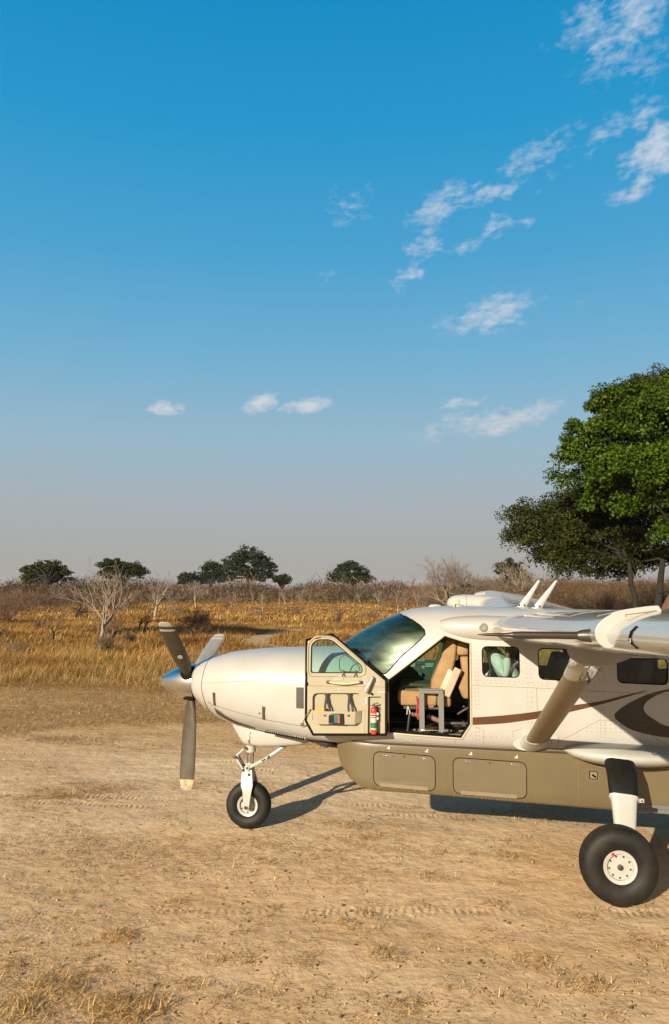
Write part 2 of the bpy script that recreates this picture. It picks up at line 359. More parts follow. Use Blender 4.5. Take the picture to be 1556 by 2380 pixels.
def side_y(x, z, tab='cabin'):                  # half width of the skin at (x, z)
    if tab == 'cabin': w, zt, zb, zm, nt, nb = cw(x), czt(x), czb(x), czm(x), cnt(x), CNB
    else: w, zt, zb, zm, nt, nb = kw(x), kzt(x), kzb(x), cowl_zm(x), knt(x), knb(x)
    u, e = ((z - zm) / (zt - zm), nt) if z > zm else ((zm - z) / (zm - zb), nb)
    return w * max(0.0, 1 - min(1, u) ** e) ** (1.0 / e)

def mkobj(mb): return mb.build('tmp', None, None, smooth=False)
def lin(a, b, n): return [a + (b - a) * i / (n - 1) for i in range(n)]

# polygons in the side view (x, z)
DOOR = [(2.616, 1.341), (2.616, 1.944), (3.268, 2.449), (3.554, 2.362), (3.545, 1.465), (3.440, 1.300)]
WINS = [[(3.681, 1.997), (3.681, 2.328), (4.092, 2.324), (4.088, 1.990)], [(4.299, 1.975), (4.299, 2.314), (4.813, 2.300), (4.811, 1.962)],
        [(5.140, 1.951), (5.144, 2.212), (5.676, 2.214), (5.664, 1.935)], [(5.98, 1.935), (5.98, 2.20), (6.40, 2.19), (6.40, 1.93)], [(6.72, 1.93), (6.72, 2.18), (7.06, 2.17), (7.06, 1.93)]]
WINS = [roundpoly(w, 0.065) for w in WINS]
RDOORWIN = roundpoly([(2.86, 2.035), (3.20, 2.36), (3.42, 2.33), (3.45, 2.03)], 0.04)
WS = [(1.80, 2.12), (1.80, 2.50), (2.60, 2.76), (2.711, 2.692), (2.80, 2.655), (2.90, 2.61), (2.985, 2.555), (3.035, 2.505), (3.045, 2.455), (2.98, 2.385), (2.76, 2.195), (2.62, 2.035), (2.585, 2.005), (2.52, 1.995), (2.46, 2.02), (2.3, 2.05)]

xs_cab = [1.93, 1.96, 2.0, 2.05, 2.1, 2.16, 2.22, 2.3, 2.38, 2.46, 2.54, 2.62, 2.7, 2.8, 2.9, 3.0, 3.15, 3.3, 3.5, 3.75] + lin(4.0, 6.8, 8) + lin(7.1, 12.2, 14)
C = mkobj(MB().loft([cabin_ring(x) for x in xs_cab]))
INNER = MB().loft([cabin_ring(x, 0.045, zfloor=1.29) for x in [2.03, 2.1, 2.18, 2.3, 2.42, 2.54, 2.66, 2.8, 3.0, 3.3, 3.75, 5.2, 6.8, 7.4]])
boolean(C, mkobj(INNER))
boolean(C, mkobj(MB().prism(WS, -1.2, 1.2)))
W = mkobj(MB().loft([cowl_ring(x) for x in [1.6, 1.75, 1.9, 2.0, 2.15, 2.3, 2.45, 2.6, 2.75, 2.95]]))
boolean(W, mkobj(MB().box((2.86, 0, 1.98), (1.0, 1.50, 1.38))))
boolean(C, W, 'UNION')
cut = MB().prism(DOOR, -1.2, -0.45)
boolean(C, mkobj(cut))
for w in WINS:
    boolean(C, mkobj(MB().prism(w, -1.2, 1.2)))
boolean(C, mkobj(MB().prism(RDOORWIN, 0.4, 1.2)))
fus = C; fus.name = 'fuselage'; fus.parent = plane
me = fus.data; me.materials.clear()
for m_ in (WHITE, LINING, CARPET): me.materials.append(m_)
for p in me.polygons:
    c = p.center; nrm = p.normal; p.material_index = 0
    if 2.0 < c.x < 7.45:
        inside = abs(c.y) < side_y(c.x, c.z) - 0.02 and c.z > 1.2 and c.z < czt(c.x) - 0.02
        if c.x < 2.95: inside = inside and abs(c.y) < side_y(c.x, c.z, 'cowl' if c.z < 2.1 else 'cabin') - 0.02
        if inside and nrm.y * c.y + nrm.z * (c.z - 1.9) < 0 and abs(nrm.x) < 0.9:
            p.material_index = 2 if (nrm.z > 0.8 and c.z < 1.4) else 1
        if inside and abs(nrm.x) > 0.9 and c.x > 7: p.material_index = 1
me.shade_smooth(); me.set_sharp_from_angle(angle=R(32))

# windshield glass: thin shell of the cabin skin inside the windshield outline
G = mkobj(MB().loft([cabin_ring(x, 0.014) for x in xs_cab[:18]]))
boolean(G, mkobj(MB().loft([cabin_ring(x, 0.022) for x in [1.95] + xs_cab[2:17] + [3.25]])))
boolean(G, mkobj(MB().prism(WS, -1.2, 1.2)), 'INTERSECT')
G.name = 'windshield'; G.parent = plane; G.data.materials.clear(); G.data.materials.append(G_WS); G.data.shade_smooth(); G.data.set_sharp_from_angle(angle=R(40))
# black sealant round the windshield edge
def skin_patch(poly, off, side=-1, tab='cabin', step=0.08):
    """a sheet lying on the skin inside an (x, z) outline"""
    me = bpy.data.meshes.new('patch'); bm = bmesh.new()
    P = []
    n = len(poly)
    for i in range(n):
        a, b = np.array(poly[i]), np.array(poly[(i + 1) % n]); k = max(1, int(np.linalg.norm(b - a) / step))
        P += [a + (b - a) * j / k for j in range(k)]
    vs = [bm.verts.new((p[0], 0, p[1])) for p in P]; f = bm.faces.new(vs)
    x0, x1 = min(p[0] for p in P), max(p[0] for p in P); z0, z1 = min(p[1] for p in P), max(p[1] for p in P)
    for k in range(1, int((x1 - x0) / step) + 1):
        g = bm.verts[:] + bm.edges[:] + bm.faces[:]; bmesh.ops.bisect_plane(bm, geom=g, plane_co=(x0 + k * step + 0.0003, 0, 0), plane_no=(1, 0, 0))
    for k in range(1, int((z1 - z0) / step) + 1):
        g = bm.verts[:] + bm.edges[:] + bm.faces[:]; bmesh.ops.bisect_plane(bm, geom=g, plane_co=(0, 0, z0 + k * step + 0.0003), plane_no=(0, 0, 1))
    for v in bm.verts: v.co.y = side * (side_y(v.co.x, v.co.z, tab) + off)
    bmesh.ops.recalc_face_normals(bm, faces=bm.faces)
    if bm.faces and sum(f_.normal.y for f_ in bm.faces) * side < 0: bmesh.ops.reverse_faces(bm, faces=bm.faces)
    bm.to_mesh(me); bm.free(); me.shade_smooth(); return me
def skin_line(mb, pts, off=0.001, r=0.004, tab='cabin', side=-1, n=5, mi=0):
    Q = []
    for i in range(len(pts) - 1):
        a, b = np.array(pts[i]), np.array(pts[i + 1]); k = max(1, int(np.linalg.norm(b - a) / 0.07))
        Q += [a + (b - a) * j / k for j in range(k)]
    Q.append(np.array(pts[-1])); mb.tube([(q[0], side * (side_y(q[0], q[1], tab) + off), q[1]) for q in Q], r, n, mi=mi)
for w in WINS:
    for sd in (-1, 1):
        link_mesh('window_pane', skin_patch(w, -0.018, sd, step=0.2), G_WIN, plane)
    mb = MB(); skin_line(mb, w + [w[0]], -0.004, 0.007); skin_line(mb, w + [w[0]], -0.004, 0.007, side=1); mb.build('window_seal', SEAM if 0 else DARK, plane)
link_mesh('window_pane', skin_patch(RDOORWIN, -0.018, 1, step=0.2), G_WIN, plane)
mb = MB()
for pts in ([(2.62, 2.035), (2.76, 2.195), (2.98, 2.385), (3.045, 2.455), (3.035, 2.505), (2.985, 2.555), (2.90, 2.61), (2.80, 2.655)], [(2.62, 2.035), (2.585, 2.005), (2.52, 1.998)]):
    for sd in (-1, 1): skin_line(mb, pts, -0.002, 0.007, side=sd)
mb.build('windshield_seal', DARK, plane)
# centre post and sun visor inside the windshield
mb = MB(); mb.tube([(x, 0.0, czt(x) - 0.05) for x in lin(2.0, 2.72, 10)], 0.012, 6)
mb.build('windshield_post', STEEL, plane)
mb = MB(); mb.box((2.66, -0.25, 2.555), (0.16, 0.30, 0.012), Matrix.Rotation(R(-25), 3, 'Y')); mb.box((2.50, 0.1, 2.43), (0.05, 0.14, 0.07)); mb.tube([(2.50, 0.1, 2.45), (2.52, 0.1, 2.60)], 0.008, 6)
mb.build('sun_visor', STEEL, plane, bevel=0.004)

# ---- cowling
cowl = MB().loft([cowl_ring(x) for x in [0.095, 0.103, 0.125, 0.155, 0.21, 0.27, 0.35, 0.45, 0.6, 0.75, 0.9, 1.05, 1.2, 1.4, 1.6]], cap0=True, cap1=False)
cw_o = cowl.build('cowling', WHITE, plane, angle=50)
mb = MB()
def ring_line(mb, x_of, tab=cowl_ring, r=0.005, off=0.0012):
    pts = []
    for k in range(72):
        a = tab(x_of(0.0), off, 72)[k]; z = a[2]; pts.append(tab(x_of(z), off, 72)[k])
    mb.tube(pts + [pts[0]], r, 5)
ring_line(mb, lambda z: 0.285 + 0.05 * max(0, (1.75 - z) / 0.35) + (0.02 * (z - 1.8) / 0.3 if z > 1.8 else 0))
skin_line(mb, [(0.358, 1.582), (0.7, 1.505), (1.1, 1.43), (1.598, 1.375)], 0.001, 0.0035, 'cowl')
skin_line(mb, [(0.40, 1.555), (0.62, 1.435), (0.80, 1.365), (0.95, 1.30)], 0.001, 0.003, 'cowl')
mb.build('cowling_seam', SEAM, plane)
mb = MB()
for (x, z, w_, h_) in ((0.465, 1.635, 0.034, 0.17), (1.118, 1.504, 0.036, 0.165)):
    y = -side_y(x, z, 'cowl'); ang = math.atan2(side_y(x, z - 0.05, 'cowl') - side_y(x, z + 0.05, 'cowl'), 0.1)
    mb.box((x, y - 0.001, z), (w_, 0.012, h_), Matrix.Rotation(math.atan2(side_y(x + .1, z, 'cowl') - side_y(x - .1, z, 'cowl'), -0.2) + math.pi, 3, 'Z') @ Matrix.Rotation(-ang, 3, 'X') @ Matrix.Rotation(R(6), 3, 'Y'))
for (x, z, r) in ((1.066, 1.50, 0.013), (0.385, 1.586, 0.008)):
    y = -side_y(x, z, 'cowl'); mb.lathe([(r, -0.004), (r, 0.004)], (x, y, z), (0, -1, 0), 12)
mb.build('cowling_latch', mat('latch_metal', (0.10, 0.075, 0.05), 0.4, metal=0.5), plane, bevel=0.003)
mb = MB(); y = side_y(1.57, 1.70, 'cowl'); mb.box((1.575, -y - 0.004, 1.705), (0.09, 0.012, 0.24), Matrix.Rotation(R(-9), 3, 'Z'))
mb.build('air_vent', mat('vent_dark', (0.05, 0.045, 0.03), 0.6), plane, bevel=0.004)
# rear lower louvres: row of slanted slots, then a row of white teeth in a dark slot
mb = MB()
for i in range(17):
    t = i / 16; x = 0.47 + 0.47 * t; z = 1.478 - 0.185 * t - 0.03 * math.sin(math.pi * t); h = 0.085 - 0.055 * t
    pts = [(x + 0.03 * (0.5 - q), z + h * (q - 0.5)) for q in (0, .5, 1)]
    mb.tube([(p[0], -side_y(p[0], p[1], 'cowl') - 0.001, p[1]) for p in pts], 0.0085, 6)
mb.build('louvre', mat('louvre_dark', (0.09, 0.068, 0.04), 0.7), plane)
mb = MB(); tb = MB()
for i in range(19):
    t = i / 18; x = 1.084 + 0.52 * t; z = 1.258 - 0.045 * t; y = -side_y(x, z, 'cowl')
    tb.add([(x - 0.011, y - 0.012, z + 0.018), (x + 0.007, y - 0.012, z + 0.018), (x + 0.004, y - 0.006, z - 0.022)], [(0, 1, 2)])
    if i < 18:
        x2 = 1.084 + 0.52 * (i + 1) / 18; z2 = 1.258 - 0.045 * (i + 1) / 18; mb.bar((x, y - 0.002, z), (x2, -side_y(x2, z2, 'cowl') - 0.002, z2), 0.012, 0.046)
mb.build('cowl_flap', DARK, plane, smooth=False); tb.build('flap_teeth', PAPER, plane, smooth=False, recalc=False)
# crease between the upper cowl and the cowl doors
mb = MB(); skin_line(mb, [(0.33, 1.825), (0.8, 1.868), (1.2, 1.888), (1.6, 1.905)], -0.003, 0.008, 'cowl', n=8); mb.build('cowling_edge', WHITE, plane)
# nose gear fairing under the cowling
def fair_ring(x, zt, zb, w, n=20):
    return [(x, w * math.copysign(abs(math.cos(a)) ** 0.35, math.cos(a)), (zt + zb) / 2 + (zt - zb) / 2 * math.copysign(abs(math.sin(a)) ** 0.6, math.sin(a))) for a in [2 * math.pi * k / n for k in range(n)]]
mb = MB(); mb.loft([fair_ring(*q) for q in ((0.575, 1.36, 1.27, 0.04), (0.62, 1.36, 1.20, 0.075), (0.69, 1.34, 1.10, 0.105), (0.745, 1.33, 1.032, 0.12), (0.80, 1.33, 1.02, 0.13), (0.95, 1.3, 1.008, 0.155), (1.2, 1.28, 1.02, 0.18), (1.47, 1.26, 1.045, 0.19), (1.62, 1.25, 1.09, 0.15), (1.75, 1.25, 1.14, 0.1))])
mb.build('nose_gear_fairing', WHITE, plane, angle=45)
mb = MB()
for dx, dz, w_, h_, mi in ((0.02, 0.13, 0.05, 0.03, 0), (0.022, 0.075, 0.032, 0.05, 0)): mb.box((0.80 + dx, -0.137 - 0.01, 1.055 + dz), (w_, 0.006, h_), mi=mi)
mb.box((0.825, -0.149, 1.075), (0.011, 0.006, 0.05), mi=1)
mb.build('placard', [PAPER, REDINK], plane, smooth=False)
mb = MB(); mb.tube([(1.55, -0.35, 1.20), (1.85, -0.35, 1.12), (1.95, -0.3, 1.14)], [0.03, 0.05, 0.03], 8); mb.build('drain_duct', STEEL, plane)
mb = MB(); mb.prism([(1.74, 1.16), (1.97, 1.16), (1.97, 1.07), (1.86, 1.09)], -0.35, 0.2); mb.build('step_bracket', DARK, plane, bevel=0.006)
# exhaust on the far side
mb = MB(); mb.tube([(0.9, 0.56, 1.62), (1.02, 0.72, 1.56), (1.2, 0.80, 1.50), (1.42, 0.84, 1.44)], [0.12, 0.12, 0.115, 0.11], 14, caps=False); mb.build('exhaust_stack', CHROME, plane)

# ---- propeller
prop = MB(); ZH = 1.79
prop.lathe([(0.0, -0.40), (0.028, -0.392), (0.062, -0.36), (0.10, -0.305), (0.14, -0.235), (0.175, -0.16), (0.20, -0.09), (0.216, -0.01), (0.224, 0.05), (0.225, 0.088), (0.0, 0.088)], (0, 0, ZH), (1, 0, 0), 48)
prop_o = prop.build('propeller', None, plane, angle=40); prop_o.data.materials.clear(); prop_o.data.materials.append(CHROME)
def blade(a, front):
    rad = np.array((0, -math.sin(a), math.cos(a))); o = np.array((0.032, 0, ZH))
    st = [(0.10, 0.055, 0.055, 60), (0.19, 0.062, 0.058, 50), (0.26, 0.088, 0.046, 34), (0.36, 0.118, 0.034, 22), (0.55, 0.143, 0.025, 14), (0.80, 0.150, 0.020, 8), (1.00, 0.147, 0.016, 4), (1.10, 0.145, 0.014, 2),
          (1.165, 0.141, 0.012, 1), (1.205, 0.137, 0.011, 0), (1.235, 0.132, 0.010, 0), (1.265, 0.124, 0.009, 0), (1.30, 0.112, 0.008, 0), (1.325, 0.088, 0.006, 0), (1.338, 0.062, 0.005, 0), (1.344, 0.035, 0.003, 0), (1.346, 0.012, 0.002, 0)]
    mb = MB(); n = 18; rings = []
    for r, ch, th, tw in st:
        t = R(tw); x = np.array((1.0, 0, 0)); y = unit(np.cross(rad, x)); c = math.cos(t) * x + math.sin(t) * y; d = np.cross(rad, c)
        hw = ch * 0.68
        rings.append([o + rad * r + c * hw * math.cos(2 * math.pi * k / n) + d * th * math.sin(2 * math.pi * k / n) for k in range(n)])
    mb.loft(rings)
    # painted tip stripes: white tip, dark, white
    for i in range(len(st) - 1):
        rm = (st[i][0] + st[i + 1][0]) / 2
        mi = 1 if (rm > 1.265 or 1.165 < rm < 1.205) and front else (2 if rm > 1.20 and not front else 0)
        for j in range(n): mb.mi[i * n + j] = mi
    if front == 2:
        pass
    return mb
TIPWORN = mat('worn_tip', (0.50, 0.38, 0.22), 0.5, noise=(0.16, 0.125, 0.08), scale=18)
STRIPEW = mat('tip_white', (0.50, 0.48, 0.44), 0.4)
PHI = 0.115
for a, fr, main in ((R(60) - PHI, 1, PROP), (math.pi - PHI, 0, PROP), (-R(60) - PHI, 1, PROPSKY)):
    b = blade(a, fr); bo = b.build('blade', [main, STRIPEW, TIPWORN], prop_o, angle=50)
    rad = np.array((0, -math.sin(a), math.cos(a))); o = np.array((0.032, 0, ZH))
    mb = MB(); mb.lathe([(0.098, 0.185), (0.098, 0.232)], o, rad, 20); mb.build('blade_cuff', DARK, prop_o)
    if a > 0 and a < 2:
        y = unit(np.cross(rad, (1.0, 0, 0))); sgn = -1 if y[1] > 0 else 1
        p = o + rad * 0.62 + y * sgn * 0.022; mb = MB(); mb.lathe([(0.034, -0.004), (0.034, 0.006)], p + np.array((0.01, 0, 0)), y * sgn, 20); mb.build('blade_disc', STRIPEW, prop_o)
mb = MB(); mb.lathe([(0.215, 0.086), (0.215, 0.108)], (0, 0, ZH), (1, 0, 0), 40); mb.build('spinner_gap', DARK, prop_o)

# ---- cargo pod
pX = [1.985, 2.0, 2.03, 2.075, 2.14, 2.22, 2.30, 2.40, 2.55, 2.8, 3.2, 4.0, 5.0, 6.0, 7.0, 7.8, 8.4, 8.8]
pzb = spline(pX, [1.13, 1.05, 0.96, 0.872, 0.795, 0.735, 0.697, 0.672, 0.662, 0.655, 0.64, 0.60, 0.553, 0.505, 0.49, 0.62, 0.90, 1.2])
pw = spline(pX, [0.50, 0.535, 0.575, 0.615, 0.655, 0.69, 0.71, 0.727, 0.738, 0.742, 0.745, 0.745, 0.745, 0.745, 0.74, 0.66, 0.45, 0.2])
def pod_ring(x, off=0.0, n=64):
    zt, zb = 1.30, pzb(x); zm = 0.5 * (zt + zb); out = []
    for k in range(n):
        a = 2 * math.pi * (k + 0.5) / n; c, s = math.cos(a), math.sin(a); e = 9.0 if s > 0 else 13.0
        r = (abs(c) ** e + abs(s) ** e) ** (-1.0 / e); out.append((x, (pw(x) + off) * r * c, zm + (zt - zm) * r * s))
    return out
podm = MB().loft([pod_ring(x) for x in pX[:9] + lin(2.7, 7.0, 14) + pX[15:]])
def py(x, off=0.0): return -(pw(x) + off)
riv = []                                           # rivet heads go into the pod mesh
def rivet_row(pts, n, rr=0.0085):
    P = [np.array(p) for p in pts]
    seg = [np.linalg.norm(P[i + 1] - P[i]) for i in range(len(P) - 1)]; T = sum(seg)
    for k in range(n):
        d = T * (k + 0.5) / n
        for i, s_ in enumerate(seg):
            if d <= s_: q = P[i] + (P[i + 1] - P[i]) * d / s_; break
            d -= s_
        riv.append((q[0], py(q[0]), max(q[1], pzb(q[0]) + 0.035), rr))
D1 = [(2.441, 0.748), (2.441, 1.127), (3.139, 1.092), (3.139, 0.711)]; D2 = [(3.339, 0.694), (3.339, 1.087), (4.147, 1.055), (4.140, 0.662)]
for d_ in (D1, D2):
    o_ = insetpoly(d_, -0.032); rivet_row(o_ + [o_[0]], 34)
rivet_row([(4.676, 1.08), (4.676, 0.60)], 10); rivet_row([(3.27, 1.08), (3.27, 0.70)], 8); rivet_row([(4.90, 1.05), (5.8, 1.02)], 12); rivet_row([(2.50, 0.735), (3.1, 0.71)], 12); rivet_row([(3.44, 0.685), (4.05, 0.66)], 12)
for x, y, z, rr in riv: podm.sphere((x, y, z), (rr, 0.004, rr), 8, 5)
pod_o = podm.build('cargo_pod', PODC, plane, angle=40)
PODD = mat('taupe_door', (0.148, 0.114, 0.064), 0.42, noise=(0.132, 0.10, 0.056), scale=3.5, coat=0.25)
for d_ in (D1, D2):
    P = roundpoly(d_, 0.085, 6); mb = MB(); Pi = insetpoly(P, 0.004)
    mb.prism(Pi, -0.004, 0.02, fy=lambda x: py(x)); dd = mb.build('pod_door', PODD, pod_o, smooth=False)
    mb = MB(); mb.tube([(x, py(x) - 0.001, z) for x, z in P + [P[0]]], 0.0055, 5); mb.build('door_gap', DARK, dd)
    x0, x1 = d_[0][0], d_[2][0]; zt0, zt1 = d_[1][1], d_[2][1]; zb0, zb1 = d_[0][1], d_[3][1]
    mb = MB(); a = 0.10; b = 0.88 if d_ is D1 else 0.86
    zA = zb0 + (zb1 - zb0) * a; zB = zb0 + (zb1 - zb0) * b; xa = x0 + (x1 - x0) * a; xb = x0 + (x1 - x0) * b
    mb.bar((xa, py(xa) - 0.006, zA + 0.02), (xb, py(xb) - 0.006, zB + 0.02), 0.006, 0.036); mb.tube([(xa, py(xa) - 0.010, zA + 0.002), (xb, py(xb) - 0.010, zB + 0.002)], 0.006, 6)
    for k in range(14):
        t = (k + 0.5) / 14; x = xa + (xb - xa) * t; z = zA + (zB - zA) * t; mb.sphere((x, py(x) - 0.009, z + (0.028 if k % 2 else -0.012)), 0.006, 6, 4)
    mb.build('hinge', mat('hinge_paint', (0.30, 0.24, 0.15), 0.4, metal=0.3), dd)
    for t in (0.24, 0.86):
        x = x0 + (x1 - x0) * t; z = zt0 + (zt1 - zt0) * t - 0.035; mb = MB(); mb.lathe([(0.014, 0), (0.014, 0.012)], (x - 0.045, py(x) - 0.004, z + 0.006), (0, -1, 0), 12)
        mb.box((x, py(x) - 0.008, z), (0.10, 0.012, 0.013), Matrix.Rotation(R(3), 3, 'Y')); mb.build('latch', CHROME, dd, bevel=0.002)
    x = x0 + (x1 - x0) * 0.5; z = zt0 + (zt1 - zt0) * 0.5 - 0.03; mb = MB(); mb.lathe([(0.011, 0), (0.011, 0.006)], (x, py(x) - 0.003, z), (0, -1, 0), 12); mb.build('lock', STEEL, dd)
    for t in (0.24, 0.86):
        x = x0 + (x1 - x0) * t; z = zt0 + (zt1 - zt0) * t + 0.055; mb = MB(); mb.prism([(x + 0.02, z + 0.025), (x + 0.02, z - 0.02), (x - 0.02, z - 0.012), (x + 0.0, z + 0.005)], -0.005, 0.003, fy=lambda q: py(q)); mb.build('arrow_mark', PAPER, dd, smooth=False)
mb = MB(); mb.tube([(4.70, py(4.7) - 0.0005, z) for z in (1.13, 0.60)], 0.003, 5); mb.tube([(4.9, py(4.9) - 0.001, 1.03), (6.6, py(6.4) - 0.001, 1.0)], 0.005, 5); mb.build('panel_seam', SEAM, pod_o)
mb = MB(); mb.prism(roundpoly([(4.78, 0.865), (4.78, 1.015), (4.95, 1.01), (4.95, 0.86)], 0.045), -0.004, 0.004, fy=lambda x: py(x))
lp = mb.build('latch_plate', PODD, pod_o, smooth=False)
mb = MB(); mb.prism(roundpoly([(4.815, 0.90), (4.815, 0.985), (4.905, 0.982), (4.905, 0.897)], 0.015), -0.006, 0.004, fy=lambda x: py(x)); mb.build('latch_recess', DARK, lp, smooth=False)
mb = MB(); mb.prism(roundpoly([(4.825, 0.908), (4.825, 0.977), (4.897, 0.974), (4.897, 0.905)], 0.012), -0.008, 0.004, fy=lambda x: py(x)); mb.build('latch_cup', STRUTC, lp, smooth=False)
mb = MB(); mb.tube([(4.845, py(4.85) - 0.012, 0.95), (4.88, py(4.85) - 0.018, 0.925)], 0.011, 8); mb.build('latch_handle', DARK, lp)
mb = MB()
for a_, b_ in (((5.20, 0.585), (6.68, 0.525)),):
    mb.bar((a_[0], py(5) - 0.004, a_[1] + 0.055), (b_[0], py(6) - 0.004, b_[1] + 0.055), 0.006, 0.04); mb.bar((a_[0], py(5) - 0.004, a_[1] + 0.012), (b_[0], py(6) - 0.004, b_[1] + 0.012), 0.006, 0.04)
    for k in range(36):
        t = (k + 0.5) / 36; mb.sphere((a_[0] + 1.48 * t, py(5) - 0.008, a_[1] - 0.06 * t + (0.06 if k % 2 else 0.008)), 0.006, 6, 4)
mb.build('hinge', ALU, pod_o)

# ---- stripes, panel lines and small marks on the fuselage side
def decal(poly, m, name, off=0.0022, side=-1):
    return link_mesh(name, skin_patch(poly, off, side), m, plane)
def bez(pts, n=10): # smooth open curve through points
    pts = [np.array(p, float) for p in pts]; out = []
    for i in range(len(pts) - 1):
        p0, p1, p2, p3 = pts[max(i - 1, 0)], pts[i], pts[i + 1], pts[min(i + 2, len(pts) - 1)]
        for j in range(n):
            t = j / n; out.append(tuple(0.5 * ((2 * p1) + (-p0 + p2) * t + (2 * p0 - 5 * p1 + 4 * p2 - p3) * t * t + (-p0 + 3 * p1 - 3 * p2 + p3) * t ** 3)))
    out.append(tuple(pts[-1])); return out
for sd in (-1, 1):
    st = bez([(3.562, 1.460), (3.9, 1.486), (4.22, 1.537), (4.51, 1.597), (4.92, 1.705), (5.2, 1.79), (5.45, 1.870)], 6) + bez([(5.431, 1.872), (5.2, 1.815), (4.921, 1.743), (4.5, 1.675), (4.237, 1.619), (3.9, 1.573), (3.562, 1.543)], 6)
    decal(st, BROWN, 'brown_stripe', side=sd)
    sw = bez([(6.6, 2.0), (6.1, 1.96), (5.676, 1.893), (5.444, 1.829), (5.234, 1.726), (5.112, 1.633), (5.093, 1.587), (5.123, 1.542), (5.253, 1.455), (5.457, 1.40), (5.654, 1.375), (6.1, 1.36), (6.7, 1.38)], 6) + \
         bez([(6.7, 1.50), (6.1, 1.46), (5.659, 1.495), (5.507, 1.566), (5.415, 1.639), (5.408, 1.715), (5.487, 1.792), (5.675, 1.871), (6.1, 1.94)], 6)
    decal(sw, GREYS, 'grey_swoosh', side=sd)
mb = MB()
for pts in ([(3.565, 1.895), (4.1, 1.885), (4.6, 1.868), (5.2, 1.845), (6.6, 1.80)], [(4.27, 1.88), (4.27, 1.62)], [(3.60, 1.44), (3.68, 1.40), (3.68, 1.235)], [(3.37, 1.285), (3.37, 1.225)],
            [(4.5, 1.30), (4.62, 1.37), (4.93, 1.545), (5.1, 1.545)], [(4.5, 1.30), (4.48, 1.24)], [(4.09, 1.43), (4.0, 1.40), (4.0, 1.33)], [(5.44, 1.42), (5.66, 1.27)], [(2.60, 1.33), (2.60, 1.23)]):
    skin_line(mb, pts, 0.0005, 0.0026)
pr = MB()
def rivs(pts, sp, rr=0.0055):
    P = [np.array(p) for p in pts]
    for i in range(len(P) - 1):
        k = max(1, int(np.linalg.norm(P[i + 1] - P[i]) / sp))
        for j in range(k):
            q = P[i] + (P[i + 1] - P[i]) * j / k; pr.sphere((q[0], -side_y(q[0], q[1]) - 0.0005, q[1]), (rr, 0.0022, rr), 6, 4)
for a in (3.60, 3.635): rivs([(a, 2.31), (a, 1.60)], 0.042); rivs([(a, 1.43), (a, 1.25)], 0.042)
for a in (4.17, 4.215): rivs([(a, 2.30), (a, 1.62)], 0.05); rivs([(a, 1.50), (a, 1.44)], 0.04)
for a in (4.945, 4.985): rivs([(a, 2.25), (a, 1.80)], 0.045); rivs([(a, 1.68), (a, 1.33)], 0.03)
rivs([(3.62, 1.955), (4.95, 1.925)], 0.05); rivs([(3.62, 1.925), (4.95, 1.895)], 0.07); rivs([(3.70, 1.335), (4.0, 1.33)], 0.06); rivs([(2.63, 1.285), (3.35, 1.25)], 0.05)
for a in (5.36, 5.40): rivs([(a, 1.50), (a, 1.30)], 0.03)
for z_ in (1.50, 1.46, 1.42): rivs([(4.80, z_), (5.3, z_)], 0.05)
rivs([(2.72, 2.09), (3.25, 2.515)], 0.07); rivs([(2.85, 2.24), (3.17, 2.50)], 0.09); rivs([(3.27, 2.50), (3.58, 2.40)], 0.06)
bm = bmesh.new(); bm.from_mesh(fus.data); rm_ = pr.mesh('rivets'); rm_.polygons.foreach_set('material_index', [3] * len(rm_.polygons)); bm.from_mesh(rm_); bm.to_mesh(fus.data); bm.free()   # rivet heads belong to the skin
fus.data.materials.append(mat('rivet_paint', (0.30, 0.25, 0.18), 0.4))
mb.build('panel_seam', mat('seam_paint', (0.36, 0.255, 0.12), 0.7), plane)
# door frame edging, strip between fuselage and pod
mb = MB(); Dn = DOOR + [DOOR[0]]
skin_line(mb, Dn, 0.0, 0.011, n=6); mb.build('door_frame', mat('frame_edge', (0.55, 0.46, 0.33), 0.4, coat=0.3), plane)
mb = MB(); skin_line(mb, insetpoly(DOOR, 0.022) + [insetpoly(DOOR, 0.022)[0]], -0.03, 0.012, n=6); mb.build('door_seal', DARK, plane)
mb = MB(); mb.tube([(x, -max(pw(x), 0) - 0.004, 1.232 - 0.022 * (x - 2)) for x in lin(2.0, 4.62, 14)], 0.012, 6); mb.build('pod_seal', mat('seal_brown', (0.05, 0.036, 0.02), 0.8), plane)
# vent lamp on the wing root fairing
mb = MB(); mb.lathe([(0.0, 0), (0.05, 0.0), (0.05, 0.014), (0.036, 0.02), (0.034, 0.008), (0.0, 0.008)], (3.70, -0.826, 2.545), (0, -1, 0), 24); mb.build('cabin_vent', mat('vent_ring', (0.26, 0.24, 0.20), 0.45), plane)

# ---- wings
def airfoil(t, n=22, camber=0.02):
    xs = [0.5 * (1 - math.cos(math.pi * i / n)) for i in range(n + 1)]
    yt = lambda x: 5 * t * (0.2969 * math.sqrt(x) - 0.126 * x - 0.3516 * x * x + 0.2843 * x ** 3 - 0.1036 * x ** 4)
    yc = lambda x: camber * (4 * x * (1 - x)) * (1.2 - x)
    return [(x, yc(x) + yt(x)) for x in reversed(xs)] + [(x, yc(x) - yt(x)) for x in xs[1:-1]]
def wing_geo(y):
    y = abs(y); s = min(max((y - 1.6) / 6.34, 0), 1)
    return 3.785 + 0.022 * (y - 0.9), 2.515 + 0.0445 * (y - 0.9), 1.98 - 0.76 * s, 0.165 - 0.012 * s   # leading edge x, z, chord, thickness
def wing_ring(y, grow=0.0):
    lx, lz, ch, th = wing_geo(y)
    return [(lx + ch * x, y, lz + 0.02 + ch * z - 0.03 * ch * x) for x, z in airfoil(th)]
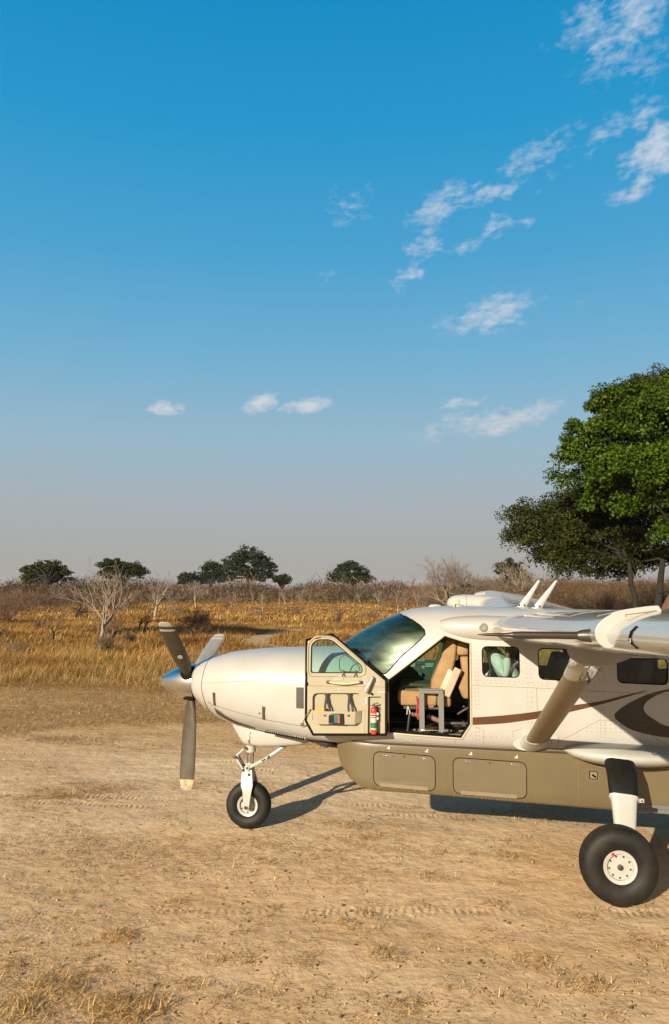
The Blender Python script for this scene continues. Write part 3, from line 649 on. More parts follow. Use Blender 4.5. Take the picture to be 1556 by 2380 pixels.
for sd in (-1, 1):
    ys = [0.60, 0.9, 1.6, 2.6, 3.6, 4.6, 5.6, 6.4, 7.2, 7.7]
    mb = MB(); rings = [wing_ring(sd * y) for y in ys]
    for k, (dy, f) in enumerate(((0.13, 0.9), (0.20, 0.7), (0.235, 0.35))):
        r = wing_ring(sd * (7.7 + dy)); c = np.mean(np.array(r), axis=0); rings.append([tuple(c + (np.array(p) - c) * np.array((0.5 + 0.5 * f, 1, f))) for p in r])
    mb.loft(rings)
    wo = mb.build('wing', WINGW, plane, angle=50)
    # skin joints on the upper surface
    mb = MB()
    for yy in (1.25, 1.9, 2.6, 3.3, 4.1, 4.9, 5.7, 6.9):
        r = wing_ring(sd * yy); mb.tube([(p[0], p[1], p[2] - 0.0006) for p in r[4:19]], 0.002, 4)
    for fr in (8, 13):
        mb.tube([(wing_ring(sd * y)[fr][0], sd * y, wing_ring(sd * y)[fr][2] - 0.0006) for y in lin(0.95, 7.6, 8)], 0.002, 4)
    mb.build('skin_joint', mat('joint_paint', (0.40, 0.39, 0.36), 0.35), wo)
    # stall fence wrapped round the leading edge
    yf = 6.4
    OUT = bez([(4.138, 2.854), (4.122, 2.895), (4.097, 2.906), (3.961, 2.886), (3.924, 2.868), (3.889, 2.844), (3.869, 2.82), (3.861, 2.797), (3.864, 2.771), (3.875, 2.751), (3.897, 2.735), (3.917, 2.731), (3.935, 2.737)], 4)
    FP = OUT + [(3.96, 2.75), (3.97, 2.79), (4.05, 2.825), (4.13, 2.84)]
    mb = MB(); mb.prism(FP, sd * yf - 0.011, sd * yf + 0.011); fo = mb.build('stall_fence', WHITE, wo, smooth=False, bevel=0.003)
    mb = MB(); mb.prism([(3.984, 2.858), (3.982, 2.870), (4.106, 2.888), (4.110, 2.878)], sd * yf - 0.0118, sd * yf + 0.0118); mb.build('fence_slot', SEAM, fo, smooth=False)
    mb = MB(); mb.prism([(3.988, 2.8585), (3.986, 2.866), (4.09, 2.8795), (4.106, 2.878)], sd * yf - 0.0124, sd * yf + 0.0124); mb.build('fence_plate', WHITE, fo, smooth=False)
    mb = MB()
    # flap and aileron gaps
    mb.tube([(wing_geo(y)[0] + 0.74 * wing_geo(y)[2], sd * y, wing_ring(sd * y)[8][2] + 0.004) for y in lin(1.0, 7.6, 6)], 0.004, 4); mb.build('flap_gap', SEAM, wo)
    # strut
    top = np.array((4.30, sd * 3.95, 2.50)); foot = np.array((4.245, sd * 0.80, 1.285)); d = unit(top - foot)
    def strut_ring(p, ch, th, n=24):
        x = np.array((1.0, 0, 0)); z = unit(np.cross(d, x)); out = []
        for k in range(n):
            a = 2 * math.pi * k / n; cx = math.cos(a); out.append(p + x * (ch / 2 * cx) + z * (th / 2 * math.sin(a) * (1 - 0.35 * cx)))
        return out
    mb = MB(); mb.loft([strut_ring(foot + (top - foot) * t, c_, h_) for t, c_, h_ in ((0.0, 0.245, 0.09), (0.05, 0.245, 0.09), (0.5, 0.24, 0.09), (0.86, 0.235, 0.09), (1.0, 0.235, 0.09))])
    so = mb.build('wing_strut', STRUTC, plane, angle=50)
    mb = MB(); mb.loft([strut_ring(foot + (top - foot) * t + np.array((sh, 0, 0)), c_, h_) for t, c_, h_, sh in ((0.845, 0.242, 0.10, 0), (0.87, 0.25, 0.108, 0.0), (0.93, 0.27, 0.12, 0.005), (0.985, 0.32, 0.155, 0.015), (1.02, 0.40, 0.20, 0.03), (1.05, 0.50, 0.24, 0.045))]); mb.build('strut_fairing', WINGW, so, angle=50)
    mb = MB(); p = foot + (top - foot) * 0.85
    mb.tube([p + np.array((0.02 + 0.035 * math.cos(a), sd * 0.075, -0.03 + 0.035 * math.sin(a))) for a in lin(0, 2 * math.pi, 16)], 0.008, 6); mb.build('tie_down_ring', STEEL, so)
    mb = MB(); fr = [strut_ring(foot + (top - foot) * t + np.array((0.0, 0, dz)), c_, h_) for t, c_, h_, dz in ((-0.12, 0.42, 0.20, 0.05), (-0.03, 0.40, 0.19, 0.012), (0.0, 0.355, 0.165, 0.0), (0.02, 0.305, 0.135, 0), (0.04, 0.272, 0.113, 0), (0.055, 0.256, 0.102, 0))]; mb.loft(fr); mb.build('strut_root_fairing', WHITE, so, angle=50)
    mb = MB(); mb.prism(roundpoly([(3.98, 1.272), (4.10, 1.345), (4.30, 1.385), (4.47, 1.385), (4.50, 1.33), (4.40, 1.25), (4.24, 1.19), (4.05, 1.20)], 0.05), -0.006, 0.01, fy=lambda x: -0.80)
    if sd < 0: mb.build('strut_plate', WHITE, so, bevel=0.003)
    # wing root fairing blending into the roof
    mb = MB(); rr = []
    for k in range(15):
        t = k / 14; x = 3.18 + 1.10 * t ** 1.3; f = max(0.0, math.sin(math.pi * min(t * 0.8, 0.5))) ** 0.5 if t > 0 else 0.02
        cx = np.array((x, sd * 0.62, 2.548 - 0.03 * t)); rr.append([cx + np.array((0, sd * (0.215 * f) * math.cos(a), (0.140 if math.sin(a) > 0 else 0.185) * f * math.sin(a))) for a in [2 * math.pi * q / 24 for q in range(24)]])
    mb.loft(rr); mb.build('wing_root_fairing', WHITE, plane, angle=60)
    mb = MB(); mb.tube([tuple(rr[k][q]) for k, q in [(0, 6)] + [(k, 5) for k in range(1, 11)]], 0.004, 5); mb.build('fairing_seam', SEAM, plane)
# near wing: pitot boom, fuel mark; far wing: radar pod
pt = MB(); za = 2.768; yb = -6.05
pt.tube([(3.40, yb, za - 0.005), (3.435, yb, za - 0.005), (3.50, yb, za - 0.005), (3.52, yb, za - 0.005)], [0.0015, 0.006, 0.0085, 0.0085], 12)
pt.tube([(3.52, yb, za - 0.005), (3.55, yb, za - 0.005), (3.56, yb, za - 0.005)], [0.0085, 0.011, 0.013], 12); pt.tube([(3.56, yb, za - 0.005), (3.60, yb, za - 0.005), (4.0, yb, za - 0.007)], [0.014, 0.0165, 0.0185], 14)
pt.build('pitot_tube', mat('pitot_dark', (0.045, 0.035, 0.025), 0.35, metal=0.4), plane)
mb = MB(); mb.lathe([(0.019, 0.0), (0.026, 0.02), (0.031, 0.06)], (3.85, yb, za - 0.006), (1, 0, 0), 20); mb.build('pitot_collar', STEEL, plane)
lx, lz, ch, th = wing_geo(6.78); r = wing_ring(-6.78); mb = MB(); idx = [k for k in range(len(r)) if r[k][0] < lx + 0.04]
A = [r[k] for k in idx]; mb.loft([[(p[0] - 0.003, -6.76, p[2]) for p in A], [(p[0] - 0.003, -6.80, p[2]) for p in A]], False, False, closed=False)
mb.build('fuel_mark', DARK, plane)
mb = MB(); mb.box((lx - 0.0035, -6.78, lz + 0.012), (0.002, 0.03, 0.014)); mb.build('fuel_label', PAPER, plane, smooth=False)
text_mesh('JET A', 0.011, INK, plane, Vector((lx - 0.0052, -6.78, lz + 0.012)), Matrix.Rotation(R(-90), 3, 'Z') @ FACE_CAM, 'fuel_lettering')
mb = MB(); rp = (3.33, 4.55, 2.705); mb.lathe([(0.0, 0), (0.05, 0.008), (0.10, 0.035), (0.135, 0.085), (0.158, 0.16), (0.168, 0.26), (0.17, 0.36), (0.165, 0.6), (0.14, 0.85), (0.09, 1.1), (0.02, 1.3)], rp, (1, 0, 0.0), 32); rd = mb.build('radar_pod', WHITE, plane, angle=60)
mb = MB(); mb.lathe([(0.172, 0.345), (0.172, 0.352)], rp, (1, 0, 0), 32); mb.build('pod_seam', SEAM, rd)
# ---- roof aerials
def aerial(x0, x1, xt0, xt1, zb, zt, y, name='blade_aerial'):
    mb = MB(); rings = []
    for t in lin(0, 1, 8):
        f = t if t > 0.12 else t; a, b = x0 + (xt0 - x0) * t, x1 + (xt1 - x1) * t
        if t < 0.2: a -= 0.03 * (0.2 - t) / 0.2 * 0; b += 0.0
        th = 0.018 * (1 - t) + 0.005
        rings.append([((a + b) / 2 + (b - a) / 2 * math.cos(q), y + th * math.sin(q), zb + (zt - zb) * t) for q in [2 * math.pi * k / 14 for k in range(14)]])
    mb.loft(rings); o = mb.build(name, WHITE, plane, angle=60)
    b2 = MB(); b2.loft([[((x0 + x1) / 2 + ((x1 - x0) / 2 + 0.02 * s) * math.cos(q), y + (0.03 * s) * math.sin(q), zb - 0.012 + h) for q in [2 * math.pi * k / 20 for k in range(20)]] for s, h in ((1.2, 0), (1.15, 0.012), (0.7, 0.02))]); b2.build('aerial_base', WHITE, o)
    b3 = MB(); b3.lathe([(0.011, 0), (0.011, 0.012)], (x0 + 0.035, y - 0.026, zb + 0.03), (0, -1, 0.5), 8); b3.lathe([(0.011, 0), (0.011, 0.012)], (x1 - 0.03, y - 0.026, zb + 0.028), (0, -1, 0.5), 8); b3.build('aerial_bolt', STEEL, o)
aerial(4.306, 4.439, 4.605, 4.635, 2.735, 3.077, -0.1)
aerial(4.17, 4.30, 4.445, 4.478, 2.742, 3.082, 0.28)
mb = MB(); mb.loft([[(3.42 + hx * math.copysign(abs(math.cos(q)) ** .5, math.cos(q)), 0.1 + 0.02 * math.sin(q), z) for q in [2 * math.pi * k / 16 for k in range(16)]] for hx, z in ((0.055, 2.755), (0.05, 2.77), (0.038, 2.845), (0.034, 2.85))]); mb.build('beacon', mat('beacon_cream', (0.62, 0.5, 0.3), 0.4), plane)
for x, y, rx in ((3.155, 0.05, 0.085), (3.43, -0.15, 0.075)):
    mb = MB(); mb.sphere((x, y, czt(x) - 0.004), (rx, 0.05, 0.03), 18, 8); mb.build('satellite_aerial', WHITE, plane)
mb = MB(); mb.tube([(3.40, -0.2, 2.755), (3.40, -0.2, 2.80)], 0.004, 5); mb.build('roof_stub', DARK, plane)
# ---- tail (out of the picture, so that a step aside still meets a whole aeroplane)
mb = MB()
def sym(ch, th, n=12): return [(x, z) for x, z in airfoil(th, n, 0.0)]
mb.loft([[(x0 + ch * x, ch * z, zz) for x, z in sym(ch, 0.1)] for x0, ch, zz in ((9.6, 2.6, 2.4), (10.4, 1.8, 3.0), (11.35, 1.15, 4.5))]); mb.build('tail_fin', WHITE, plane, angle=50)
for sd in (-1, 1):
    mb = MB(); mb.loft([[(x0 + ch * x, sd * yy, 2.55 + ch * z) for x, z in sym(ch, 0.1)] for x0, ch, yy in ((10.6, 1.5, 0.1), (10.95, 0.95, 3.1))]); mb.build('tailplane', WHITE, plane, angle=50)

# ---- landing gear
def wheel(cx, cy, r, w, rim_r, name, parent, nb, far=False):
    """tyre and rim as one wheel part standing on z = 0; the outer face looks towards -y"""
    wo = MB(); ax = (0, -1, 0); c = (cx, cy, r)
    h = w / 2
    prof = [(rim_r, -h * 0.55), (rim_r + 0.02, -h * 0.80), (rim_r + (r - rim_r) * 0.4, -h * 0.99), (rim_r + (r - rim_r) * 0.68, -h * 0.97), (r * 0.955, -h * 0.76), (r * 0.985, -h * 0.52), (r * 0.998, -h * 0.25), (r * 0.992, -h * 0.22), (r * 0.992, -h * 0.19), (r, -h * 0.16), (r, h * 0.16), (r * 0.992, h * 0.19), (r * 0.992, h * 0.22), (r * 0.998, h * 0.25),
            (r * 0.985, h * 0.52), (r * 0.955, h * 0.76), (rim_r + (r - rim_r) * 0.68, h * 0.97), (rim_r + (r - rim_r) * 0.4, h * 0.99), (rim_r + 0.02, h * 0.80), (rim_r, h * 0.55)]
    wo.lathe(prof, c, ax, 56, caps=False); t = wo.build(name, RUBBER, parent, angle=50)
    me_ = t.data                                     # the tyre flattens a little where it carries the load
    for v in me_.vertices:
        if v.co.z < 0.02: v.co.z = 0.004 + (v.co.z - 0.0) * 0.15 if v.co.z > 0 else 0.004
    q = MB(); f = h * 0.70
    q.lathe([(rim_r * 1.04, f - 0.03), (rim_r * 1.04, f), (rim_r * 1.01, f + 0.006), (rim_r * 0.81, f - 0.002), (rim_r * 0.77, f - 0.028), (rim_r * 0.70, f - 0.030), (rim_r * 0.35, f - 0.022), (0.0, f - 0.02), (0.0, -f), (rim_r * 1.04, -f), (rim_r * 1.04, f - 0.03)], c, ax, 40, caps=False)
    rim = q.build('rim', WHITE, t, angle=30)
    q = MB()
    for k in range(nb):
        a = 2 * math.pi * k / nb + 0.5; q.lathe([(0.0095, 0), (0.0095, 0.010)], (cx + rim_r * 0.66 * math.cos(a), cy - f + 0.032, r + rim_r * 0.66 * math.sin(a)), ax, 8)
    q.build('wheel_bolt', STEEL, rim)
    q = MB(); q.lathe([(0.026 if nb > 6 else 0.018, 0), (0.026 if nb > 6 else 0.018, 0.03), (0.012, 0.034)], (cx, cy - f + 0.03, r), ax, 18, caps=True); q.build('axle_nut', STEEL, rim)
    a = R(118); q = MB(); P = [(rr * math.cos(a + da), rr * math.sin(a + da)) for rr, da in ((rim_r * 0.83, -0.10), (rim_r * 1.02, -0.09), (rim_r * 1.02, 0.09), (rim_r * 0.83, 0.10))]
    q.add([(cx + x, cy - f - 0.0085 if i in (1, 2) else cy - f - 0.004, r + z) for i, (x, z) in enumerate(P)], [(0, 1, 2, 3)]); q.build('slip_mark', RED, rim, smooth=False)
    return t
NX = 0.80
wheel(NX, 0.0, 0.283, 0.20, 0.128, 'nose_wheel', plane, 6)
ng = MB(); ng.tube([(NX + 0.02, 0, 1.10), (NX + 0.02, 0, 0.935)], 0.055, 18); ng.tube([(NX + 0.02, 0, 0.985), (NX + 0.02, 0, 0.925)], 0.060, 18)
ng.tube([(NX + 0.01, 0, 0.79), (NX + 0.005, 0, 0.62), (NX + 0.002, 0, 0.56)], [0.058, 0.062, 0.06], 18)
for sd in (-1, 1):
    ng.loft([[(NX + xo + wx * cx, sd * (yo + th * cy), z) for cx, cy in ((-1, -1), (1, -1), (1, 1), (-1, 1))] for z, xo, wx, yo, th in ((0.72, -0.01, 0.062, 0.05, 0.02), (0.62, -0.005, 0.072, 0.085, 0.022), (0.54, 0.005, 0.075, 0.125, 0.018), (0.46, 0.01, 0.055, 0.137, 0.015), (0.34, 0.006, 0.042, 0.14, 0.013), (0.285, 0.0, 0.04, 0.14, 0.012), (0.25, 0.0, 0.024, 0.14, 0.011))])
gear = ng.build('nose_strut', WHITE, plane, angle=40, bevel=0.004)
mb = MB(); mb.tube([(NX + 0.02, 0, 0.95), (NX + 0.012, 0, 0.77)], 0.043, 18); mb.build('oleo_piston', CHROME, gear)
mb = MB()
for y in (-0.045, 0.045):
    mb.bar((NX - 0.03, y, 0.995), (NX - 0.165, y, 0.875), 0.022, 0.05, up=(0, 1, 0)); mb.bar((NX - 0.165, y, 0.875), (NX - 0.055, y, 0.705), 0.022, 0.05, up=(0, 1, 0))
mb.build('torque_link', WHITE, gear, bevel=0.005)
mb = MB(); mb.bar((NX + 0.0, -0.065, 0.74), (NX + 0.27, -0.055, 0.885), 0.035, 0.055, up=(0, 1, 0)); mb.tube([(NX + 0.25, -0.055, 0.875), (NX + 0.50, -0.03, 1.04)], 0.024, 12); mb.lathe([(0.036, 0), (0.036, 0.05)], (NX - 0.005, -0.10, 0.745), (0, 1, 0), 14); mb.build('drag_link', WHITE, gear, bevel=0.004)
mb = MB()
for x, z, rr in ((NX - 0.035, 0.985, 0.016), (NX - 0.165, 0.875, 0.018), (NX - 0.06, 0.715, 0.014), (NX + 0.0, 0.745, 0.016), (NX + 0.02, 0.665, 0.018), (NX + 0.19, 0.845, 0.009), (NX + 0.215, 0.857, 0.009), (NX, 0.283, 0.02)):
    mb.lathe([(rr, 0), (rr, 0.02)], (x, -0.085 if z > 0.3 else -0.15, z), (0, -1, 0), 10)
mb.bar((NX + 0.255, -0.06, 0.86), (NX + 0.275, -0.06, 0.905), 0.06, 0.02, up=(1, 0, 0)); mb.tube([(NX - 0.075, -0.03, 0.78), (NX - 0.06, -0.03, 0.70)], 0.014, 6)
mb.build('gear_bolt', STEEL, gear)
mb = MB(); mb.box((NX - 0.005, -0.113, 0.60), (0.075, 0.004, 0.018)); mb.build('placard', mat('pink_label', (0.62, 0.5, 0.42), 0.6), gear, smooth=False)

def main_gear(sd):
    X, Y = 4.872, sd * 1.80
    t = wheel(X, Y, 0.36, 0.27, 0.150, 'main_wheel', plane, 9)
    if sd > 0:
        for o in [t] + list(t.children_recursive):
            o.data.transform(Matrix.Translation((0, 2 * Y, 0)) @ Matrix.Diagonal((1, -1, 1, 1))); o.data.flip_normals()
    g = MB(); st = [((5.075, sd * 1.02, 1.17), 0.145, 0.07), ((5.06, sd * 1.22, 1.06), 0.143, 0.066), ((5.038, sd * 1.36, 0.92), 0.136, 0.06), ((5.02, sd * 1.46, 0.78), 0.118, 0.05), ((5.00, sd * 1.55, 0.63), 0.104, 0.045), ((4.98, sd * 1.62, 0.48), 0.098, 0.042), ((4.90, sd * 1.64, 0.36), 0.09, 0.042)]
    rings = []
    for i, (p, hw, th) in enumerate(st):
        p = np.array(p); d = unit(np.array(st[min(i + 1, len(st) - 1)][0]) - np.array(st[max(i - 1, 0)][0])); x = unit(np.array((1.0, 0, 0)) - d * d[0]); y = np.cross(d, x)
        rings.append([p + x * hw * math.copysign(abs(math.cos(a)) ** 0.55, math.cos(a)) + y * th * math.copysign(abs(math.sin(a)) ** 0.7, math.sin(a)) for a in [2 * math.pi * k / 24 for k in range(24)]])
    g.loft(rings[2:]); lo = g.build('gear_leg', WHITE, plane, angle=45)
    g = MB(); q = [[np.array(p) + (np.array(p) - np.mean(r, axis=0)) * 0.03 for p in r] for r in rings[:4]]; 
    mid = [(np.array(a) * 0.75 + np.array(b) * 0.25) for a, b in zip(q[2], q[3])]; g.loft(q[:3] + [mid]); g.build('gear_boot', BOOT, lo, angle=45)
    g = MB(); b0 = [np.array(p) + (np.array(p) - np.mean(mid, axis=0)) * 0.05 for p in mid]; b1 = [p + np.array((0, sd * 0.015, -0.036)) for p in b0]
    g.loft([b0, b1]); c0 = max(b0, key=lambda p: p[0]); g.box((c0[0] + 0.02, c0[1], c0[2] - 0.018), (0.06, 0.03, 0.036)); bo = g.build('boot_clamp', WHITE, lo, angle=45)
    g = MB(); g.lathe([(0.009, 0), (0.009, 0.012)], (c0[0] + 0.028, c0[1] - sd * -0.015, c0[2] - 0.018), (0, sd, 0), 10); g.build('clamp_bolt', STEEL, bo)
    g = MB(); g.lathe([(0.045, -0.12), (0.045, 0.05)], (X, sd * 1.68, 0.36), (0, 1, 0), 16); g.build('axle', STEEL, lo)
    fr = []
    for k in range(17):
        u = k / 16; x = 4.54 + 1.55 * u; s_ = max(0.02, math.sin(math.pi * u ** 0.8)) ** 0.62
        fr.append([(x, sd * (0.70 + 0.42 * s_ * max(-0.2, math.cos(a)) if math.cos(a) > 0 else 0.70 - 0.1 * s_), 1.21 - 0.10 * u * 0.3 + (0.10 if math.sin(a) > 0 else 0.145) * s_ * math.sin(a)) for a in [2 * math.pi * q / 28 for q in range(28)]])
    g = MB(); g.loft(fr); g.build('gear_fairing', WHITE, plane, angle=60)
    return lo
leg = main_gear(-1); main_gear(1)
rotl = Matrix.Rotation(R(-33), 3, 'X') @ FACE_CAM
text_mesh('TIRE PRESSURE', 0.019, REDINK, leg, Vector((5.0, -1.634, 0.615)), Matrix.Rotation(R(-25), 3, 'X') @ FACE_CAM)
text_mesh('60 PSI', 0.030, REDINK, leg, Vector((5.005, -1.648, 0.585)), Matrix.Rotation(R(-25), 3, 'X') @ FACE_CAM)
# ================================================================== cabin
mb = MB(); mb.box((2.42, 0, 1.86), (0.10, 1.30, 0.62)); mb.box((2.40, 0, 1.45), (0.2, 0.32, 0.34)); mb.build('instrument_panel', PANEL, plane, bevel=0.01)
mb = MB(); V = [(2.03, 0.16), (2.12, 0.34), (2.25, 0.50), (2.40, 0.60), (2.47, 0.62), (2.47, -0.62), (2.40, -0.60), (2.25, -0.50), (2.12, -0.34), (2.03, -0.16)]
mb.loft([[(x, y, z) for x, y in V] for z in (2.195, 2.262)]); mb.build('glareshield', PANEL, plane, smooth=False)
for y in (-0.34, 0.34):
    mb = MB()
    for k in range(6): mb.lathe([(0.035, 0), (0.035, 0.006)], (2.471, y - 0.17 + 0.17 * (k % 3), 2.05 - 0.13 * (k // 3)), (1, 0, 0), 16)
    mb.build('gauge', STEEL, plane)
    mb = MB(); mb.tube([(2.47, y, 1.86), (2.62, y, 1.86)], 0.014, 8); mb.tube([(2.62, y - 0.14, 1.97), (2.62, y - 0.12, 1.87), (2.62, y, 1.85), (2.62, y + 0.12, 1.87), (2.62, y + 0.14, 1.97)], 0.016, 8); mb.build('control_yoke', STEEL, plane)
# right hand inner door with ledge, handle and placards
mb = MB(); mb.box((3.05, 0.745, 1.99), (0.86, 0.02, 0.05)); mb.box((2.98, 0.735, 1.78), (0.5, 0.03, 0.06)); mb.build('side_ledge', LINING, plane, bevel=0.008)
mb = MB(); mb.box((3.12, 0.730, 1.965), (0.22, 0.004, 0.05)); mb.box((2.84, 0.735, 1.965), (0.07, 0.004, 0.05)); mb.build('placard', PAPER, plane, smooth=False)
text_mesh('EMERGENCY EXIT', 0.026, REDINK, plane, Vector((3.12, 0.7265, 1.965)), FACE_CAM)
mb = MB(); mb.box((2.94, 0.70, 1.83), (0.05, 0.06, 0.09)); mb.lathe([(0.018, 0), (0.014, 0.01)], (2.94, 0.67, 1.84), (0, -1, 0), 12); mb.build('oxygen_socket', ALU, plane, bevel=0.004)
# rails on the floor
mb = MB()
for y in (-0.56, -0.30, 0.22, 0.48): mb.box((3.1, y, 1.302), (1.1, 0.035, 0.022))
mb.build('seat_rail', ALU, plane, bevel=0.003)
def seat_part(name, rings, m, parent, sub=True):
    mb = MB(); mb.loft(rings); o = mb.build(name, m, parent, angle=60)
    b = o.modifiers.new('bevel', 'BEVEL'); b.width = 0.025; b.segments = 3; b.limit_method = 'ANGLE'; b.angle_limit = R(40)
    return o
def rect(x0, x1, y0, y1, z, tilt=0.0, puff=0.012, n=4):
    out = []
    P = [(x0, y0), (x1, y0), (x1, y1), (x0, y1)]
    for i in range(4):
        a, b = np.array(P[i]), np.array(P[(i + 1) % 4]); d = unit(b - a); o_ = np.array((d[1], -d[0]))
        for k in range(n):
            t = k / n; p = a + (b - a) * t + o_ * puff * math.sin(math.pi * t); out.append((p[0], p[1], z + tilt * (p[0] - x0)))
    return out
def pilot_seat(dx, dy, cloth, cushion=True):
    s = empty('pilot_seat', (0, 0, 0)); s.parent = plane
    seat_part('backrest', [rect(3.10 + dx, 3.24 + dx, -0.59 + dy, -0.13 + dy, 1.79), rect(3.11 + dx, 3.30 + dx, -0.60 + dy, -0.12 + dy, 1.90), rect(3.17 + dx, 3.36 + dx, -0.60 + dy, -0.12 + dy, 2.05), rect(3.225 + dx, 3.39 + dx, -0.585 + dy, -0.135 + dy, 2.18), rect(3.255 + dx, 3.405 + dx, -0.54 + dy, -0.18 + dy, 2.31), rect(3.275 + dx, 3.395 + dx, -0.50 + dy, -0.22 + dy, 2.39)], cloth, s)
    seat_part('cushion', [rect(2.74 + dx, 3.16 + dx, -0.60 + dy, -0.12 + dy, 1.625), rect(2.71 + dx, 3.17 + dx, -0.61 + dy, -0.11 + dy, 1.70), rect(2.725 + dx, 3.17 + dx, -0.60 + dy, -0.12 + dy, 1.80, -0.04)], cloth, s)
    mb = MB()
    for y in (-0.52, -0.22):
        mb.tube([(2.82 + dx, y + dy, 1.31), (2.86 + dx, y + dy, 1.62)], 0.014, 8); mb.tube([(3.22 + dx, y + dy, 1.31), (3.2 + dx, y + dy, 1.62)], 0.014, 8)
    mb.box((3.0 + dx, -0.37 + dy, 1.60), (0.44, 0.42, 0.03)); mb.build('seat_frame', STEEL, s, bevel=0.003)
    return s
ps = pilot_seat(0, 0, SEAT)
A = Matrix.Rotation(R(24), 3, 'Y')
mb = MB(); mb.box((3.345, -0.635, 1.905), (0.085, 0.055, 0.35), A); mb.build('armrest', mat('armrest_beige', (0.46, 0.37, 0.26), 0.7, noise=(0.38, 0.30, 0.2)), ps, bevel=0.012)
mb = MB(); mb.box((3.285, -0.61, 1.90), (0.09, 0.02, 0.30), A); mb.build('armrest_plate', mat('plate_beige', (0.52, 0.46, 0.36), 0.5), ps, bevel=0.01)
mb = MB(); mb.lathe([(0.028, 0), (0.024, 0.012)], (3.215, -0.64, 1.80), (0, -1, 0), 18); mb.build('pivot_cap', PAPER, ps)
mb = MB(); mb.box((3.25, -0.5, 1.70), (0.16, 0.2, 0.17)); mb.build('seat_apron', SEAT, ps, bevel=0.03)
mb = MB(); mb.tube([(2.93, -0.63, 1.74), (2.945, -0.65, 1.66), (2.935, -0.645, 1.56), (2.95, -0.64, 1.48)], 0.010, 6); mb.tube([(2.95, -0.63, 1.72), (2.965, -0.645, 1.60), (2.955, -0.64, 1.50)], 0.008, 6); mb.build('red_cord', mat('red_cord', (0.42, 0.04, 0.025), 0.7), ps)
mb = MB(); mb.tube([(2.83, -0.6, 1.62), (2.82, -0.62, 1.53)], 0.006, 5); mb.tube([(2.835, -0.6, 1.62), (2.86, -0.62, 1.54)], 0.006, 5); mb.build('white_tie', PAPER, ps)
mb = MB(); mb.box((3.10, -0.58, 1.66), (0.06, 0.04, 0.11)); mb.tube([(3.05, -0.5, 1.5), (3.2, -0.5, 1.44)], 0.03, 8); mb.tube([(2.85, -0.5, 1.52), (2.98, -0.5, 1.50)], 0.025, 8); mb.build('belt_buckle', mat('belt_pink', (0.24, 0.13, 0.09), 0.7), ps, bevel=0.006)
pilot_seat(-0.02, 0.74, OLIVE)
# first passenger seat, half hidden by the door frame
s2 = empty('passenger_seat', (0, 0, 0)); s2.parent = plane
seat_part('headrest', [rect(3.40, 3.54, -0.52, -0.22, 2.20), rect(3.40, 3.56, -0.53, -0.21, 2.26), rect(3.42, 3.54, -0.5, -0.24, 2.37)], SEAT, s2)
seat_part('backrest', [rect(3.47, 3.62, -0.56, -0.14, 1.71), rect(3.42, 3.58, -0.58, -0.12, 1.84), rect(3.47, 3.60, -0.56, -0.14, 2.0), rect(3.445, 3.585, -0.5, -0.2, 2.19)], SEAT, s2)
mb = MB(); mb.tube([(3.36, -0.35, 2.19), (3.40, -0.35, 2.0), (3.37, -0.35, 1.95)], 0.02, 6); mb.bar((3.40, -0.45, 1.52), (3.56, -0.45, 1.62), 0.05, 0.02); mb.tube([(3.25, -0.5, 1.42), (3.52, -0.5, 1.42)], 0.022, 8); mb.lathe([(0.03, 0), (0.03, 0.1)], (3.47, -0.55, 1.42), (0, 1, 0), 12); mb.build('belt_reel', STEEL, s2, bevel=0.004)
for x, y in ((4.35, -0.35), (4.35, 0.4), (5.2, -0.35), (5.2, 0.4), (3.9, 0.4)):
    s = empty('passenger_seat', (0, 0, 0)); s.parent = plane
    seat_part('backrest', [rect(x + 0.12, x + 0.26, y - 0.2, y + 0.2, 1.62), rect(x + 0.2, x + 0.36, y - 0.21, y + 0.21, 1.95), rect(x + 0.28, x + 0.40, y - 0.18, y + 0.18, 2.18)], LINING, s)
    seat_part('cushion', [rect(x - 0.26, x + 0.2, y - 0.21, y + 0.21, 1.58), rect(x - 0.28, x + 0.2, y - 0.22, y + 0.22, 1.70)], LINING, s)

# ================================================================== open crew door
def dyo(x): return -0.912 - 0.075 * (2.612 - x) / 0.92
DP = [(1.694, 2.402), (1.990, 2.466), (2.612, 1.954), (2.607, 1.341), (1.776, 1.333), (1.690, 1.488)]
DWIN = roundpoly([(1.752, 2.025), (1.757, 2.345), (1.82, 2.40), (1.985, 2.402), (2.065, 2.335), (2.335, 2.105), (2.335, 2.026)], [0.03, 0.05, 0.05, 0.05, 0.08, 0.05, 0.03])
door = empty('crew_door'); door.parent = plane
def sheared(mb, name, m, parent=door, **k):
    o = mb.build(name, m, parent, **k); return o
def dbool(o, polys, y0, y1):
    for p in polys: boolean(o, mkobj(MB().prism(p, y0, y1, fy=dyo)))
REC = roundpoly([(1.772, 1.47), (1.772, 1.80), (2.322, 1.805), (2.325, 1.47)], 0.06); REX = roundpoly([(2.392, 1.36), (2.40, 1.766), (2.545, 1.768), (2.538, 1.362)], 0.012)
sk = mkobj(MB().prism(DP, 0.056, 0.080, fy=dyo)); dbool(sk, [DWIN], -0.2, 0.3)
sk.name = 'door_skin'; sk.parent = door; sk.data.materials.clear(); sk.data.materials.append(WHITE)
tr = mkobj(MB().prism(insetpoly(DP, 0.022), 0.0, 0.054, fy=dyo)); dbool(tr, [insetpoly(DWIN, -0.004)], -0.2, 0.3); dbool(tr, [REC, REX], -0.2, 0.042)
tr.name = 'door_trim'; tr.parent = door; tr.data.materials.clear(); tr.data.materials.append(TAN)
